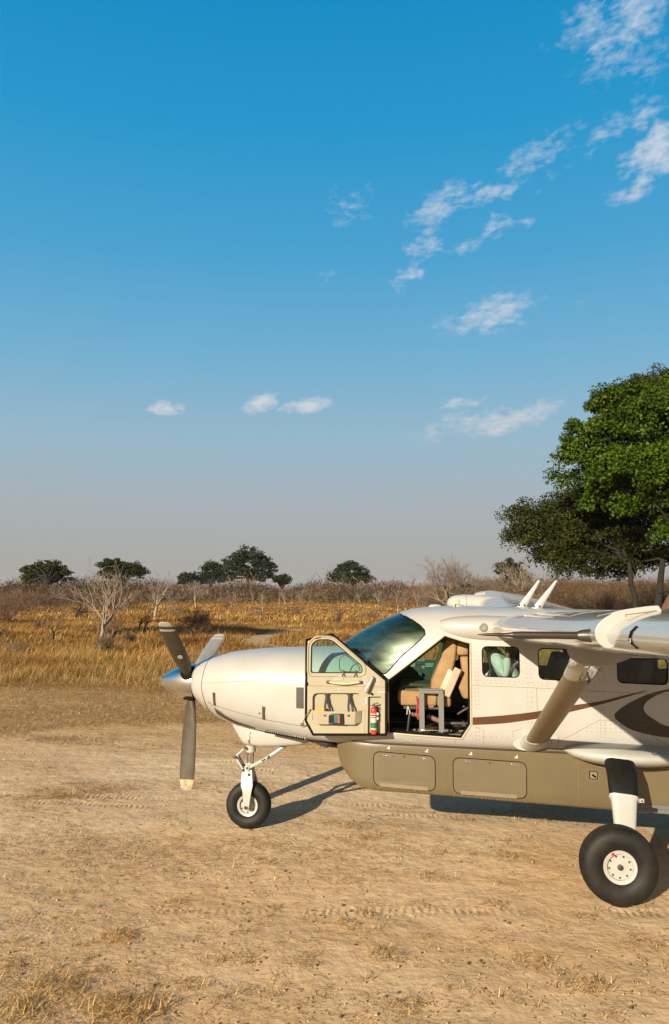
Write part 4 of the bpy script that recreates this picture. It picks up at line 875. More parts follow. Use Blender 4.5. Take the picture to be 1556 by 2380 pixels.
# deeper wells behind the trim: back and side walls of the map pocket and the extinguisher recess
def ring_wall(P, y0, y1, name, m):
    mb = MB(); n = len(P); V = [(x, y0 + dyo(x), z) for x, z in P] + [(x, y1 + dyo(x), z) for x, z in P]
    mb.add(V, [(i, (i + 1) % n, (i + 1) % n + n, i + n) for i in range(n)]); return mb.build(name, m, door, angle=40)
# black rubber seal round the edge
mb = MB(); e = DP + [DP[0], DP[1]]
P3 = [(x, dyo(x) + 0.022, z) for x, z in insetpoly(DP, 0.006)]
for i in range(6): mb.bar(P3[i], P3[(i + 1) % 6], 0.024, 0.05, up=(0, 1, 0))
for p in P3: mb.box(p, (0.020, 0.05, 0.020))
mb.build('door_seal', DARK, door, bevel=0.005)
# dished window surround and pane
mb = MB(); P = insetpoly(DWIN, -0.045); n = len(P)
a = [(x, dyo(x) - 0.003, z) for x, z in P]; a2 = [(x, dyo(x) - 0.010, z) for x, z in insetpoly(DWIN, -0.035)]; b = [(x, dyo(x) + 0.018, z) for x, z in insetpoly(DWIN, 0.004)]; b2 = [(x, dyo(x) + 0.03, z) for x, z in insetpoly(DWIN, 0.004)]
mb.loft([a, a2, b, b2], False, False); mb.build('window_surround', TAN, door, angle=50)
mb = MB(); mb.add([(x, dyo(x) + 0.028, z) for x, z in insetpoly(DWIN, -0.01)], [tuple(range(len(DWIN)))]); pane = mb.build('door_window', G_DOOR, door, smooth=False)
mb = MB(); mb.tube([(x, dyo(x) + 0.017, z) for x, z in insetpoly(DWIN, 0.002) + [insetpoly(DWIN, 0.002)[0]]], 0.006, 5); mb.build('window_seal', DARK, door)
# small foul-weather window: ring with two clips
mb = MB(); Q = roundpoly([(2.075, 2.04), (2.075, 2.20), (2.15, 2.235), (2.30, 2.10), (2.30, 2.04)], [0.05, 0.06, 0.05, 0.05, 0.04]); mb.tube([(x, dyo(x) + 0.02, z) for x, z in Q + [Q[0]]], 0.006, 6)
vw = mb.build('vent_window', mat('vent_frame', (0.06, 0.09, 0.075), 0.4), pane)
mb = MB()
for x in (2.125, 2.262):
    mb.box((x, dyo(x) - 0.004, 2.035), (0.012, 0.02, 0.055)); mb.tube([(x - 0.018, dyo(x) - 0.012, 1.985), (x - 0.012, dyo(x) - 0.014, 2.01), (x + 0.012, dyo(x) - 0.014, 2.01), (x + 0.016, dyo(x) - 0.012, 1.99)], 0.005, 6)
mb.lathe([(0.013, 0), (0.010, 0.02)], (2.165, dyo(2.165), 2.225), (0, -1, 0), 12); mb.build('window_clip', STEEL, vw)
# seams of the trim panel
mb = MB(); mb.tube([(x, dyo(x) - 0.0005, 1.883 - 0.01 * (x - 1.7)) for x in lin(1.71, 2.58, 8)], 0.0028, 5)
mb.tube([(1.71, dyo(1.71) - 0.0005, 1.615), (1.77, dyo(1.77) - 0.0005, 1.615)], 0.0025, 5); mb.tube([(2.33, dyo(2.33) - 0.0005, 1.62), (2.365, dyo(2.36) - 0.0005, 1.615), (2.36, dyo(2.36) - 0.0005, 1.36)], 0.0025, 5); mb.build('trim_seam', mat('trim_seam', (0.35, 0.24, 0.10), 0.7), tr)
# grab handle
mb = MB()
for x in (1.955, 2.312): mb.box((x, dyo(x) - 0.012, 1.927), (0.05, 0.024, 0.032))
h = mb.build('grab_handle', STEEL, door, bevel=0.005)
mb = MB(); mb.tube([(x, dyo(x) - 0.022 - 0.012 * math.sin(math.pi * (x - 1.965) / 0.34), 1.928 - 0.018 * math.sin(math.pi * (x - 1.965) / 0.34)) for x in lin(1.965, 2.305, 12)], 0.013, 10); mb.build('handle_grip', mat('grip_cream', (0.62, 0.52, 0.36), 0.6), h)
# latch lever
mb = MB(); d0 = np.array((2.458, dyo(2.458) - 0.05, 1.985)); d1 = np.array((2.372, dyo(2.372) - 0.055, 1.822))
mb.loft([[d0 + (d1 - d0) * t + np.array((c * w_ * 0.9 + s * 0, s * 0.016 - 0.0, c * w_ * -0.45)) for c, s in [(math.cos(q), math.sin(q)) for q in [2 * math.pi * k / 12 for k in range(12)]]] for t, w_ in ((-0.04, 0.008), (0, 0.016), (0.5, 0.022), (0.92, 0.03), (1.0, 0.022))]); mb.lathe([(0.02, 0), (0.016, 0.055)], (2.455, dyo(2.455), 1.975), (0, -1, 0), 14)
mb.build('latch_lever', mat('lever_grey', (0.36, 0.34, 0.30), 0.5), door)
mb = MB(); mb.lathe([(0.014, 0), (0.012, 0.014), (0.005, 0.014)], (2.445, dyo(2.445), 1.795), (0, -1, 0), 12); mb.build('door_hook', DARK, door)
# map pocket
def pk(x, o): return dyo(x) - o
mb = MB(); top = [(1.775, 1.615, 0.002), (1.84, 1.610, 0.062), (2.26, 1.608, 0.062), (2.325, 1.616, 0.002)]; bot = [(1.785, 1.485, 0.002), (1.845, 1.468, 0.052), (2.25, 1.468, 0.052), (2.318, 1.488, 0.002)]
V = [(x, pk(x, o_), z) for x, z, o_ in top] + [(x, pk(x, o_), z) for x, z, o_ in bot]; V2 = [(x, pk(x, o_ - 0.008 if o_ > 0.01 else o_), z) for x, z, o_ in top]
mb.add(V, [(0, 1, 5, 4), (1, 2, 6, 5), (2, 3, 7, 6), (4, 5, 6, 7)]); o = mb.build('map_pocket', TAN, door, smooth=False)
sm = o.modifiers.new('s', 'SOLIDIFY'); sm.thickness = 0.008; sm.offset = 1
o.modifiers.new('b', 'BEVEL').width = 0.006
mb = MB()
for x0, x1 in ((1.928, 1.922), (2.184, 2.187)):
    for dx, z1, oo in ((0, 1.555, 0.0), (0.045, 1.615, 0.0)):
        pts = [(x0 + 0.003 * math.sin(9 * t) + (x1 - x0 + dx) * t, dyo(x0) + 0.004 - 0.074 * (t if dx == 0 else t * 0.35), 1.79 + (z1 - 1.79) * t) for t in lin(0, 1, 9)]
        for i in range(8): mb.bar(pts[i], pts[i + 1], 0.026 if dx == 0 else 0.02, 0.004, up=(0, 1, 0.01))
    mb.box((x0, dyo(x0) + 0.004, 1.79), (0.045, 0.012, 0.022))
mb.build('pocket_strap', mat('strap_black', (0.035, 0.028, 0.02), 0.8), door)
mb = MB()
for x, z, w_, h_ in ((2.035, 1.962, 0.165, 0.024), (2.035, 1.99, 0.165, 0.018), (2.365, 1.93, 0.062, 0.045), (2.49, 1.955, 0.055, 0.022), (2.50, 1.925, 0.065, 0.035), (2.09, 1.837, 0.045, 0.03), (2.545, 1.818, 0.09, 0.015), (2.36, 1.715, 0.058, 0.062), (2.36, 1.985, 0.06, 0.012)):
    mb.box((x, dyo(x) - 0.001, z), (w_, 0.004, h_))
mb.build('placard', PAPER, tr, smooth=False)
text_mesh('PULL WINDOW INWARD', 0.0135, REDINK, tr, Vector((2.035, dyo(2.035) - 0.0045, 1.962)), FACE_CAM)
mb = MB()
for k in range(5): mb.box((2.35 if k % 2 else 2.356, dyo(2.36) - 0.0035, 1.738 - 0.011 * k), (0.035 if k % 2 else 0.046, 0.0015, 0.004))
for k in range(3): mb.box((2.365, dyo(2.365) - 0.0035, 1.943 - 0.012 * k), (0.05, 0.0015, 0.004))
for k in range(2): mb.box((2.50, dyo(2.50) - 0.0035, 1.932 - 0.013 * k), (0.05, 0.0015, 0.005))
for k in range(2): mb.box((2.09, dyo(2.09) - 0.0035, 1.843 - 0.011 * k), (0.028, 0.0015, 0.006))
mb.build('fine_print', INK, tr, smooth=False)
# hinges and door stay
mb = MB()
for z in (1.87, 1.42): mb.lathe([(0.012, -0.05), (0.012, 0.05)], (2.622, -0.865, z), (0, 0, 1), 10); mb.box((2.62, -0.84, z), (0.03, 0.05, 0.07))
mb.build('door_hinge', STEEL, door)
mb = MB(); mb.box((1.705, dyo(1.7) - 0.006, 1.905), (0.025, 0.02, 0.035)); mb.build('door_catch', DARK, door)
mb = MB(); rp_ = [(1.755, dyo(1.75) - 0.012, 1.625), (1.70, dyo(1.7) - 0.03, 1.55), (1.655, -0.93, 1.46), (1.635, -0.88, 1.43)]; mb.tube(rp_, 0.005, 6); mb.sphere((1.64, -0.90, 1.435), (0.025, 0.02, 0.02), 8, 6)
for q in (0, 1, 2): mb.tube([(1.64, -0.90, 1.43), (1.66 + 0.03 * q, -0.92, 1.405 + 0.012 * q), (1.70 + 0.025 * q, -0.95, 1.43 + 0.008 * q)], 0.005, 6)
tag(mb.build('rope', ROPE), 'thin brown rope knotted round the lower front corner of the open door', 'rope')

# ---- things held by the door and cabin: top level
ex = empty('fire_extinguisher', (2.463, dyo(2.463) - 0.015, 1.358)); tag(ex, 'small red and green fire extinguisher clipped into a recess of the open door', 'fire extinguisher')
mb = MB(); mb.lathe([(0.03, 0), (0.036, 0.006), (0.0365, 0.05)], (0, 0, 0), (0, 0, 1), 24, caps=True); mb.lathe([(0.0365, 0.20), (0.0365, 0.262), (0.033, 0.278), (0.022, 0.292), (0.014, 0.298)], (0, 0, 0), (0, 0, 1), 24, mi=0)
mb.lathe([(0.0366, 0.05), (0.0366, 0.068)], (0, 0, 0), (0, 0, 1), 24, mi=1); mb.lathe([(0.0366, 0.068), (0.0366, 0.128)], (0, 0, 0), (0, 0, 1), 24, mi=2); mb.lathe([(0.0366, 0.128), (0.0366, 0.172)], (0, 0, 0), (0, 0, 1), 24, mi=1); mb.lathe([(0.0366, 0.172), (0.0366, 0.192)], (0, 0, 0), (0, 0, 1), 24, mi=0); mb.lathe([(0.0366, 0.192), (0.0366, 0.20)], (0, 0, 0), (0, 0, 1), 24, mi=1)
mb.build('cylinder', [RED, PAPER, GREEN], ex, angle=40)
mb = MB(); mb.lathe([(0.014, 0.295), (0.014, 0.325)], (0, 0, 0), (0, 0, 1), 12); mb.bar((-0.01, -0.006, 0.325), (0.055, -0.012, 0.345), 0.018, 0.012); mb.bar((-0.01, -0.006, 0.315), (0.05, -0.012, 0.308), 0.016, 0.008); mb.bar((-0.045, -0.012, 0.313), (0.0, -0.01, 0.313), 0.008, 0.008); mb.build('valve_handle', STEEL, ex, bevel=0.002)
mb = MB(); mb.lathe([(0.014, 0), (0.012, 0.012)], (0.002, -0.02, 0.305), (0, -1, 0), 14); mb.build('pressure_gauge', mat('gauge_red', (0.3, 0.08, 0.04), 0.4), ex)
mb = MB(); mb.tube([(0.02, -0.005, 0.31), (0.045, -0.01, 0.28), (0.05, -0.012, 0.24)], 0.007, 6); mb.build('hose', DARK, ex)
mb = MB(); mb.lathe([(0.0385, 0.215), (0.0385, 0.23)], (0, 0.0, 0), (0, 0, 1), 20); mb.lathe([(0.0385, 0.165), (0.0385, 0.18)], (0, 0, 0), (0, 0, 1), 20); mb.box((0.045, -0.005, 0.222), (0.022, 0.02, 0.03)); mb.box((0.045, -0.005, 0.172), (0.022, 0.02, 0.03)); mb.build('bracket', PAPER, ex, bevel=0.002)
bx = empty('headset_case', (2.049, dyo(2.05) - 0.066, 1.526)); tag(bx, 'black framed clear case with a teal and red item on the door pocket', 'case')
mb = MB(); mb.box((0, 0, 0), (0.172, 0.012, 0.118)); mb.build('case', PANEL, bx, bevel=0.004)
mb = MB(); mb.box((0.0, -0.0075, 0.0), (0.045, 0.004, 0.085)); mb.build('teal_item', mat('teal_item', (0.02, 0.13, 0.10), 0.5), bx, bevel=0.002)
mb = MB(); mb.box((0.032, -0.0075, -0.002), (0.018, 0.005, 0.088)); mb.build('red_item', mat('red_item', (0.55, 0.08, 0.05), 0.5), bx, bevel=0.002)
mb = MB(); mb.box((-0.02, -0.008, 0.047), (0.12, 0.003, 0.006)); mb.box((-0.06, -0.008, -0.048), (0.04, 0.003, 0.006)); mb.build('clip', ALU, bx)
pp = MB(); Rz = Matrix.Rotation(R(-28), 3, 'Y'); pp.box((1.875, dyo(1.875) - 0.028, 1.615), (0.085, 0.004, 0.05), Rz); pp.box((1.835, dyo(1.835) - 0.022, 1.62), (0.05, 0.004, 0.055), Matrix.Rotation(R(20), 3, 'Y')); tag(pp.build('paper', YELLOW, smooth=False), 'orange folded paper sticking out of the door pocket', 'paper')
# folding boarding ladder standing just inside the doorway
ld = empty('boarding_ladder', (3.09, -0.68, 1.312)); tag(ld, 'grey aluminium boarding ladder folded upright inside the open doorway', 'ladder')
mb = MB()
for x in (-0.095, 0.125):
    mb = MB(); mb.loft([[(x + u, v, z) for u, v in ((-0.029, -0.019), (0.029, -0.019), (0.029, 0.034), (0.023, 0.034), (0.023, -0.002), (-0.023, -0.002), (-0.023, 0.034), (-0.029, 0.034))] for z in (0.04, 0.50)]); mb.build('side_rail', ALU, ld, smooth=False)
mb = MB(); mb.box((0.015, -0.005, 0.492), (0.27, 0.04, 0.042)); mb.box((0.015, -0.012, 0.518), (0.26, 0.05, 0.014)); mb.box((-0.12, -0.01, 0.52), (0.012, 0.03, 0.03)); mb.build('step', ALU, ld, bevel=0.002)
mb = MB(); mb.tube([(-0.11, -0.01, 0.055), (0.14, -0.01, 0.055)], 0.010, 8)
for x in (-0.09, 0.125): mb.box((x + 0.008, -0.015, 0.022), (0.022, 0.03, 0.07)); mb.box((x - 0.008, -0.03, 0.004), (0.055, 0.05, 0.008))
mb.build('foot_bracket', CHROME, ld, bevel=0.002)

# ================================================================== passenger behind the first cabin window
def skin_fig(name, verts, edges, m, parent, root=0, sub=2):
    me = bpy.data.meshes.new(name); me.from_pydata([v[:3] for v in verts], edges, []); me.update()
    o = bpy.data.objects.new(name, me); sc.collection.objects.link(o); o.parent = parent; me.materials.append(m)
    md = o.modifiers.new('skin', 'SKIN'); md.use_smooth_shade = True
    lay = me.skin_vertices[0] if len(me.skin_vertices) else None
    if lay is None:
        bm = bmesh.new(); bm.from_mesh(me); bm.verts.layers.skin.verify(); bm.to_mesh(me); bm.free(); lay = me.skin_vertices[0]
    for i, v in enumerate(verts):
        r = v[3] if hasattr(v[3], '__len__') else (v[3], v[3]); lay.data[i].radius = r; lay.data[i].use_root = (i == root)
    s = o.modifiers.new('sub', 'SUBSURF'); s.levels = sub; s.render_levels = sub
    dg = bpy.context.evaluated_depsgraph_get(); dg.update(); nm = bpy.data.meshes.new_from_object(o.evaluated_get(dg)); o.modifiers.clear(); o.data = nm; nm.shade_smooth()
    return o
SKIN = mat('skin', (0.20, 0.085, 0.04), 0.5, noise=(0.17, 0.07, 0.03), spec=0.4); SHIRT = mat('shirt', (0.60, 0.66, 0.64), 0.85, noise=(0.40, 0.46, 0.45), scale=9, bump=1.0, bscale=14); HAIR = mat('hair', (0.012, 0.010, 0.009), 0.8, bump=0.8, bscale=120); TROU = mat('trousers', (0.06, 0.06, 0.07), 0.9)
per = empty('person', (4.12, -0.42, 1.29)); tag(per, 'seated person in a pale shirt with one hand raised behind the first cabin window', 'person')
def rel(p): return (p[0] - 4.12, p[1] + 0.42, p[2] - 1.29, p[3])
bv = [(4.14, -0.36, 1.76, (0.15, 0.11)), (4.03, -0.36, 1.95, (0.15, 0.11)), (3.89, -0.36, 2.15, (0.165, 0.10)), (3.79, -0.36, 2.27, 0.058), (3.73, -0.36, 2.34, 0.055),   # 0..4 pelvis, waist, chest, neck
      (3.685, -0.36, 2.40, (0.075, 0.09)), (3.655, -0.36, 2.47, (0.08, 0.095)), (3.665, -0.36, 2.535, (0.06, 0.07)),          # 5..7 head
      (3.85, -0.53, 2.19, 0.062), (3.95, -0.585, 1.965, 0.052), (3.975, -0.575, 2.17, 0.036), (3.985, -0.565, 2.235, 0.03),   # 8..11 near arm
      (3.85, -0.19, 2.19, 0.062), (3.86, -0.14, 1.97, 0.05), (3.68, -0.22, 1.86, 0.035),                                      # 12..14 far arm
      (4.10, -0.46, 1.74, 0.085), (3.74, -0.47, 1.74, 0.07), (3.68, -0.47, 1.36, 0.045), (3.57, -0.47, 1.32, 0.035),           # 15..18 near leg
      (4.10, -0.26, 1.74, 0.085), (3.74, -0.25, 1.74, 0.07), (3.68, -0.25, 1.36, 0.045), (3.57, -0.25, 1.32, 0.035)]
# hand: palm and fingers of the raised hand, root on the wrist
bv += [(3.985, -0.56, 2.285, (0.034, 0.016))]                       # 23 palm
fe = []
for i, (dx, ln) in enumerate(((-0.03, 0.062), (-0.010, 0.072), (0.012, 0.068), (0.032, 0.052))):
    b0 = len(bv); bv += [(3.985 + dx, -0.555, 2.318, 0.0095), (3.985 + dx * 1.15 - 0.006, -0.545, 2.318 + ln * 0.55, 0.0085), (3.985 + dx * 1.2 - 0.022, -0.53, 2.318 + ln, 0.0075)]
    fe += [(23, b0), (b0, b0 + 1), (b0 + 1, b0 + 2)]
b0 = len(bv); bv += [(3.945, -0.565, 2.275, 0.011), (3.925, -0.56, 2.305, 0.009)]; fe += [(23, b0), (b0, b0 + 1)]
be = [(0, 1), (1, 2), (2, 3), (3, 4), (4, 5), (5, 6), (6, 7), (2, 8), (8, 9), (9, 10), (10, 11), (11, 23), (2, 12), (12, 13), (13, 14), (0, 15), (15, 16), (16, 17), (17, 18), (0, 19), (19, 20), (20, 21), (21, 22)] + fe
skin_fig('body', [rel(p) for p in bv], be, SKIN, per)
mb = MB()
for dy in (-0.03, 0.03): mb.sphere(rel((3.588, -0.36 + dy, 2.475, 0))[:3], (0.012, 0.014, 0.010), 10, 6)
mb.build('eyes', PAPER, per)
mb = MB(); mb.sphere(rel((3.572, -0.36, 2.44, 0))[:3], (0.024, 0.017, 0.028), 10, 8); mb.sphere(rel((3.595, -0.36, 2.395, 0))[:3], (0.018, 0.028, 0.009), 10, 6)
for dy in (-0.09, 0.09): mb.sphere(rel((3.67, -0.36 + dy, 2.46, 0))[:3], (0.022, 0.012, 0.032), 10, 6)
mb.build('face', SKIN, per)
mb = MB(); mb.sphere(rel((3.675, -0.36, 2.515, 0))[:3], (0.092, 0.094, 0.072), 16, 10); mb.build('hair', HAIR, per)
sv = [(4.14, -0.36, 1.77, (0.165, 0.125)), (4.03, -0.36, 1.95, (0.168, 0.13)), (3.91, -0.36, 2.13, (0.18, 0.12)), (3.80, -0.36, 2.25, 0.075),
      (3.85, -0.53, 2.18, 0.082), (3.90, -0.57, 2.07, 0.078), (3.955, -0.59, 1.96, 0.07), (3.965, -0.585, 2.06, 0.056), (3.978, -0.575, 2.20, 0.045),
      (3.85, -0.19, 2.18, 0.08), (3.86, -0.14, 1.97, 0.066), (3.73, -0.2, 1.89, 0.048)]
skin_fig('shirt', [rel(p) for p in sv], [(0, 1), (1, 2), (2, 3), (2, 4), (4, 5), (5, 6), (6, 7), (7, 8), (2, 9), (9, 10), (10, 11)], SHIRT, per)
tv = [(4.14, -0.36, 1.755, (0.165, 0.118))] + [(p[0], p[1], p[2], p[3] + 0.014) for p in bv[15:18]] + [(p[0], p[1], p[2], p[3] + 0.014) for p in bv[19:22]]
skin_fig('trousers', [rel(p) for p in tv], [(0, 1), (1, 2), (2, 3), (0, 4), (4, 5), (5, 6)], TROU, per)
# ================================================================== ground
rng = np.random.default_rng(7)
def vnoise(x, y, seed=0):                         # smooth value noise on a unit lattice
    xi = np.floor(x).astype(int); yi = np.floor(y).astype(int); fx = x - xi; fy = y - yi
    h = lambda a, b: ((np.sin(a * 127.1 + b * 311.7 + seed * 74.7) * 43758.5453) % 1.0)
    u = fx * fx * (3 - 2 * fx); v = fy * fy * (3 - 2 * fy)
    return (h(xi, yi) * (1 - u) + h(xi + 1, yi) * u) * (1 - v) + (h(xi, yi + 1) * (1 - u) + h(xi + 1, yi + 1) * u) * v
def fbm(x, y, seed=0, octs=4):
    s = 0; a = 0.5; t = 0
    for k in range(octs): s = s + a * vnoise(x * 2 ** k, y * 2 ** k, seed + k); t += a; a *= 0.55
    return s / t
def edge_y(x): return 12.2 + 1.6 * (fbm(np.asarray(x) * 0.16 + 40, np.asarray(x) * 0 + 3.3, 5) - 0.5) * 2 - 0.02 * np.asarray(x)
def ground_material():
    m = bpy.data.materials.new('dry_earth'); m.use_nodes = True; t = m.node_tree; p = t.nodes['Principled BSDF']; p.inputs['Roughness'].default_value = 0.95; p.inputs['Specular IOR Level'].default_value = 0.15
    tc = N(t, 'ShaderNodeTexCoord'); P = tc.outputs['Object']
    def noise(scale, det=6, rough=0.6, vec=P, dist=0.0):
        n = N(t, 'ShaderNodeTexNoise'); n.inputs['Scale'].default_value = scale; n.inputs['Detail'].default_value = det; n.inputs['Roughness'].default_value = rough; n.inputs['Distortion'].default_value = dist
        L(t, vec, n.inputs['Vector']); return n.outputs[0]
    mp = N(t, 'ShaderNodeMapping'); mp.inputs['Scale'].default_value = (0.35, 1.0, 1.0); mp.inputs['Rotation'].default_value = (0, 0, R(-3)); L(t, P, mp.inputs['Vector']); S = mp.outputs[0]
    sand = ramp(t, noise(0.55, 8, 0.62, S), [(0.30, (0.54, 0.365, 0.20)), (0.48, (0.73, 0.53, 0.325)), (0.70, (0.88, 0.68, 0.44))])
    sand = mixc(t, ramp(t, noise(0.16, 4, 0.55), [(0.42, (0, 0, 0)), (0.62, (0.75, 0.75, 0.75))]), sand, (0.66, 0.43, 0.235))
    fine = ramp(t, noise(9.0, 8, 0.7), [(0.28, (0.76, 0.75, 0.73)), (0.55, (1, 1, 1)), (0.8, (1.06, 1.05, 1.03))])
    sand = mixc(t, 1.0, sand, fine, 'MULTIPLY')
    # thin litter of broken straw on the earth
    lit = ramp(t, noise(26.0, 4, 0.75, S, 1.2), [(0.36, (0.20, 0.10, 0.028)), (0.5, (0.50, 0.29, 0.10)), (0.66, (0.80, 0.52, 0.20))])
    sep = N(t, 'ShaderNodeSeparateXYZ'); L(t, P, sep.inputs[0])
    band = M(t, 'MULTIPLY', M(t, 'SUBTRACT', M(t, 'ADD', sep.outputs[1], M(t, 'MULTIPLY', noise(0.30, 7, 0.68, S), 14.0)), 10.2), 0.30, clamp=True)
    patch = ramp(t, noise(0.9, 7, 0.7, S), [(0.48, (0, 0, 0)), (0.64, (1, 1, 1))])
    k = M(t, 'MULTIPLY', M(t, 'ADD', M(t, 'MULTIPLY', band, 0.9), M(t, 'MULTIPLY', patch, 0.42), clamp=True), ramp(t, noise(14.0, 6, 0.75), [(0.36, (0.15, 0.15, 0.15)), (0.56, (1, 1, 1))]))
    col = mixc(t, k, sand, lit)
    # golden grass land beyond the strip
    gold = ramp(t, noise(0.09, 9, 0.66), [(0.32, (0.17, 0.085, 0.024)), (0.5, (0.33, 0.175, 0.048)), (0.7, (0.47, 0.27, 0.085))])
    gf = M(t, 'MULTIPLY', M(t, 'SUBTRACT', M(t, 'ADD', sep.outputs[1], M(t, 'MULTIPLY', noise(0.3, 4), 2.0)), 12.6), 0.7, clamp=True)
    col = mixc(t, gf, col, gold); L(t, mixc(t, 1.0, col, (ALB, ALB, ALB), 'MULTIPLY'), p.inputs['Base Color'])
    # wheel ruts: tyre tread pressed into the sand, two lines across the strip
    b = N(t, 'ShaderNodeBump'); b.inputs['Strength'].default_value = 1.0; b.inputs['Distance'].default_value = 0.026
    wv = N(t, 'ShaderNodeTexWave'); wv.wave_type = 'BANDS'; wv.bands_direction = 'X'; wv.inputs['Scale'].default_value = 4.2; wv.inputs['Distortion'].default_value = 5.0; wv.inputs['Detail'].default_value = 3; L(t, P, wv.inputs['Vector'])
    rut = None
    for y0, sl, hw in ((3.05, 0.02, 0.11), (3.55, 0.03, 0.10), (1.15, -0.03, 0.12), (0.75, -0.02, 0.10), (-2.6, -0.12, 0.12)):
        d = M(t, 'ABSOLUTE', M(t, 'SUBTRACT', sep.outputs[1], M(t, 'ADD', M(t, 'MULTIPLY', sep.outputs[0], -sl), y0 + 0.0)))
        f = M(t, 'SUBTRACT', 1.0, M(t, 'DIVIDE', d, hw), clamp=True); rut = f if rut is None else M(t, 'MAXIMUM', rut, f)
    h = M(t, 'ADD', M(t, 'MULTIPLY', noise(2.6, 8, 0.62), 1.9), M(t, 'MULTIPLY', noise(24, 5, 0.7), 0.16))
    h = M(t, 'ADD', h, M(t, 'MULTIPLY', M(t, 'MULTIPLY', M(t, 'MULTIPLY', rut, ramp(t, noise(0.5, 3), [(0.45, (0, 0, 0)), (0.60, (1, 1, 1))])), wv.outputs['Fac']), -0.5))
    L(t, h, b.inputs['Height']); L(t, b.outputs[0], p.inputs['Normal'])
    return m
def warp(n, near, far):
    u = np.linspace(-1, 1, n); return near * u + (far - near) * np.sign(u) * np.abs(u) ** 7
gx = warp(420, 26, 3000); gy = warp(420, 26, 3000) + 2.0
X, Y = np.meshgrid(gx, gy); nx_, ny_ = len(gx), len(gy)
fade = np.clip((45 - np.hypot(X - 2, Y - 2)) / 25, 0, 1)
Z = (fbm(X * 1.3, Y * 1.3, 1, 5) - 0.5) * 0.035 * fade + (fbm(X * 6, Y * 6, 11, 3) - 0.5) * 0.016 * fade
for wx, wy in ((0.80, 0.0), (4.87, -1.8), (4.87, 1.8)): Z *= 1 - np.exp(-((X - wx) ** 2 + (Y - wy) ** 2) / 0.12)
def grid_mesh(name, V, nx, ny):
    me = bpy.data.meshes.new(name); i = np.arange((nx - 1) * (ny - 1)); r = i // (nx - 1); c = i % (nx - 1); a = r * nx + c
    F_ = np.stack([a, a + 1, a + nx + 1, a + nx], 1); quick_mesh(me, V, F_); return me
def quick_mesh(me, V, Fq, smooth=True, matidx=None):
    V = np.asarray(V, np.float32); Fq = np.asarray(Fq, np.int32); k = Fq.shape[1]; n = len(Fq)
    me.vertices.add(len(V)); me.vertices.foreach_set('co', V.ravel()); me.loops.add(n * k); me.loops.foreach_set('vertex_index', Fq.ravel())
    me.polygons.add(n); me.polygons.foreach_set('loop_start', np.arange(0, n * k, k, dtype=np.int32))
    if smooth: me.polygons.foreach_set('use_smooth', np.ones(n, bool))
    if matidx is not None: me.polygons.foreach_set('material_index', np.asarray(matidx, np.int32))
    me.update(calc_edges=True); return me
g = link_mesh('ground', grid_mesh('ground', np.stack([X.ravel(), Y.ravel(), Z.ravel()], 1), nx_, ny_), ground_material()); tag(g, kind='structure')
def ground_z(x, y):
    f = np.clip((45 - np.hypot(x - 2, y - 2)) / 25, 0, 1); return (fbm(x * 1.3, y * 1.3, 1, 5) - 0.5) * 0.035 * f

# ------------------------------------------------------------------ scattered materials with a colour per blade / leaf
def island_mat(name, stops, rough=0.8, trans=0.0, tcol=None, spec=0.2, patch=None):
    m = bpy.data.materials.new(name); m.use_nodes = True; t = m.node_tree; p = t.nodes['Principled BSDF']; p.inputs['Roughness'].default_value = rough; p.inputs['Specular IOR Level'].default_value = spec
    stops = [(q, tuple(v * ALB for v in cc_)) for q, cc_ in stops]; ge = N(t, 'ShaderNodeNewGeometry'); c = ramp(t, ge.outputs['Random Per Island'], stops); 
    if patch:                                    # patches of differently weathered growth
        tc = N(t, 'ShaderNodeTexCoord'); nz = N(t, 'ShaderNodeTexNoise'); nz.inputs['Scale'].default_value = patch[0]; nz.inputs['Detail'].default_value = 6; nz.inputs['Roughness'].default_value = 0.65; L(t, tc.outputs['Object'], nz.inputs['Vector'])
        c = mixc(t, ramp(t, nz.outputs[0], [(0.40, (0, 0, 0)), (0.62, (1, 1, 1))]), mixc(t, 1.0, c, patch[1], 'MULTIPLY'), c)
    L(t, c, p.inputs['Base Color'])
    if trans:
        tl = N(t, 'ShaderNodeBsdfTranslucent'); L(t, c if tcol is None else mixc(t, 0.5, c, tcol), tl.inputs[0]); mx = N(t, 'ShaderNodeMixShader'); mx.inputs[0].default_value = trans
        L(t, p.outputs[0], mx.inputs[1]); L(t, tl.outputs[0], mx.inputs[2]); out = t.nodes['Material Output']; L(t, mx.outputs[0], out.inputs['Surface'])
    return m
def blades(P, ln, w, az, lean, bend, name, m, seg=2, up0=0.0):
    """bent grass blades as strips; P base points (n,3)"""
    n = len(P); rows = []
    d = np.stack([np.cos(az), np.sin(az)], 1); s = np.stack([-d[:, 1], d[:, 0]], 1)
    for k in range(seg + 1):
        t = k / seg; a = lean + bend * t; r = ln * t
        off = d * (np.sin(a) * r)[:, None]; z = np.cos(a) * r + up0; ww = (w * (1 - t) ** 0.6 * 0.5)[:, None] if k < seg else (w * 0.06)[:, None]
        c = P[:, :2] + off
        rows += [np.concatenate([c - s * ww, (P[:, 2] + z)[:, None]], 1), np.concatenate([c + s * ww, (P[:, 2] + z)[:, None]], 1)]
    V = np.stack(rows, 1).reshape(-1, 3); k2 = 2 * (seg + 1); b = np.arange(n)[:, None] * k2
    Fq = np.concatenate([np.concatenate([b + 2 * k, b + 2 * k + 1, b + 2 * k + 3, b + 2 * k + 2], 1)[:, None, :] for k in range(seg)], 1).reshape(-1, 4)
    me = bpy.data.meshes.new(name); quick_mesh(me, V, Fq, smooth=False); return link_mesh(name, me, m)
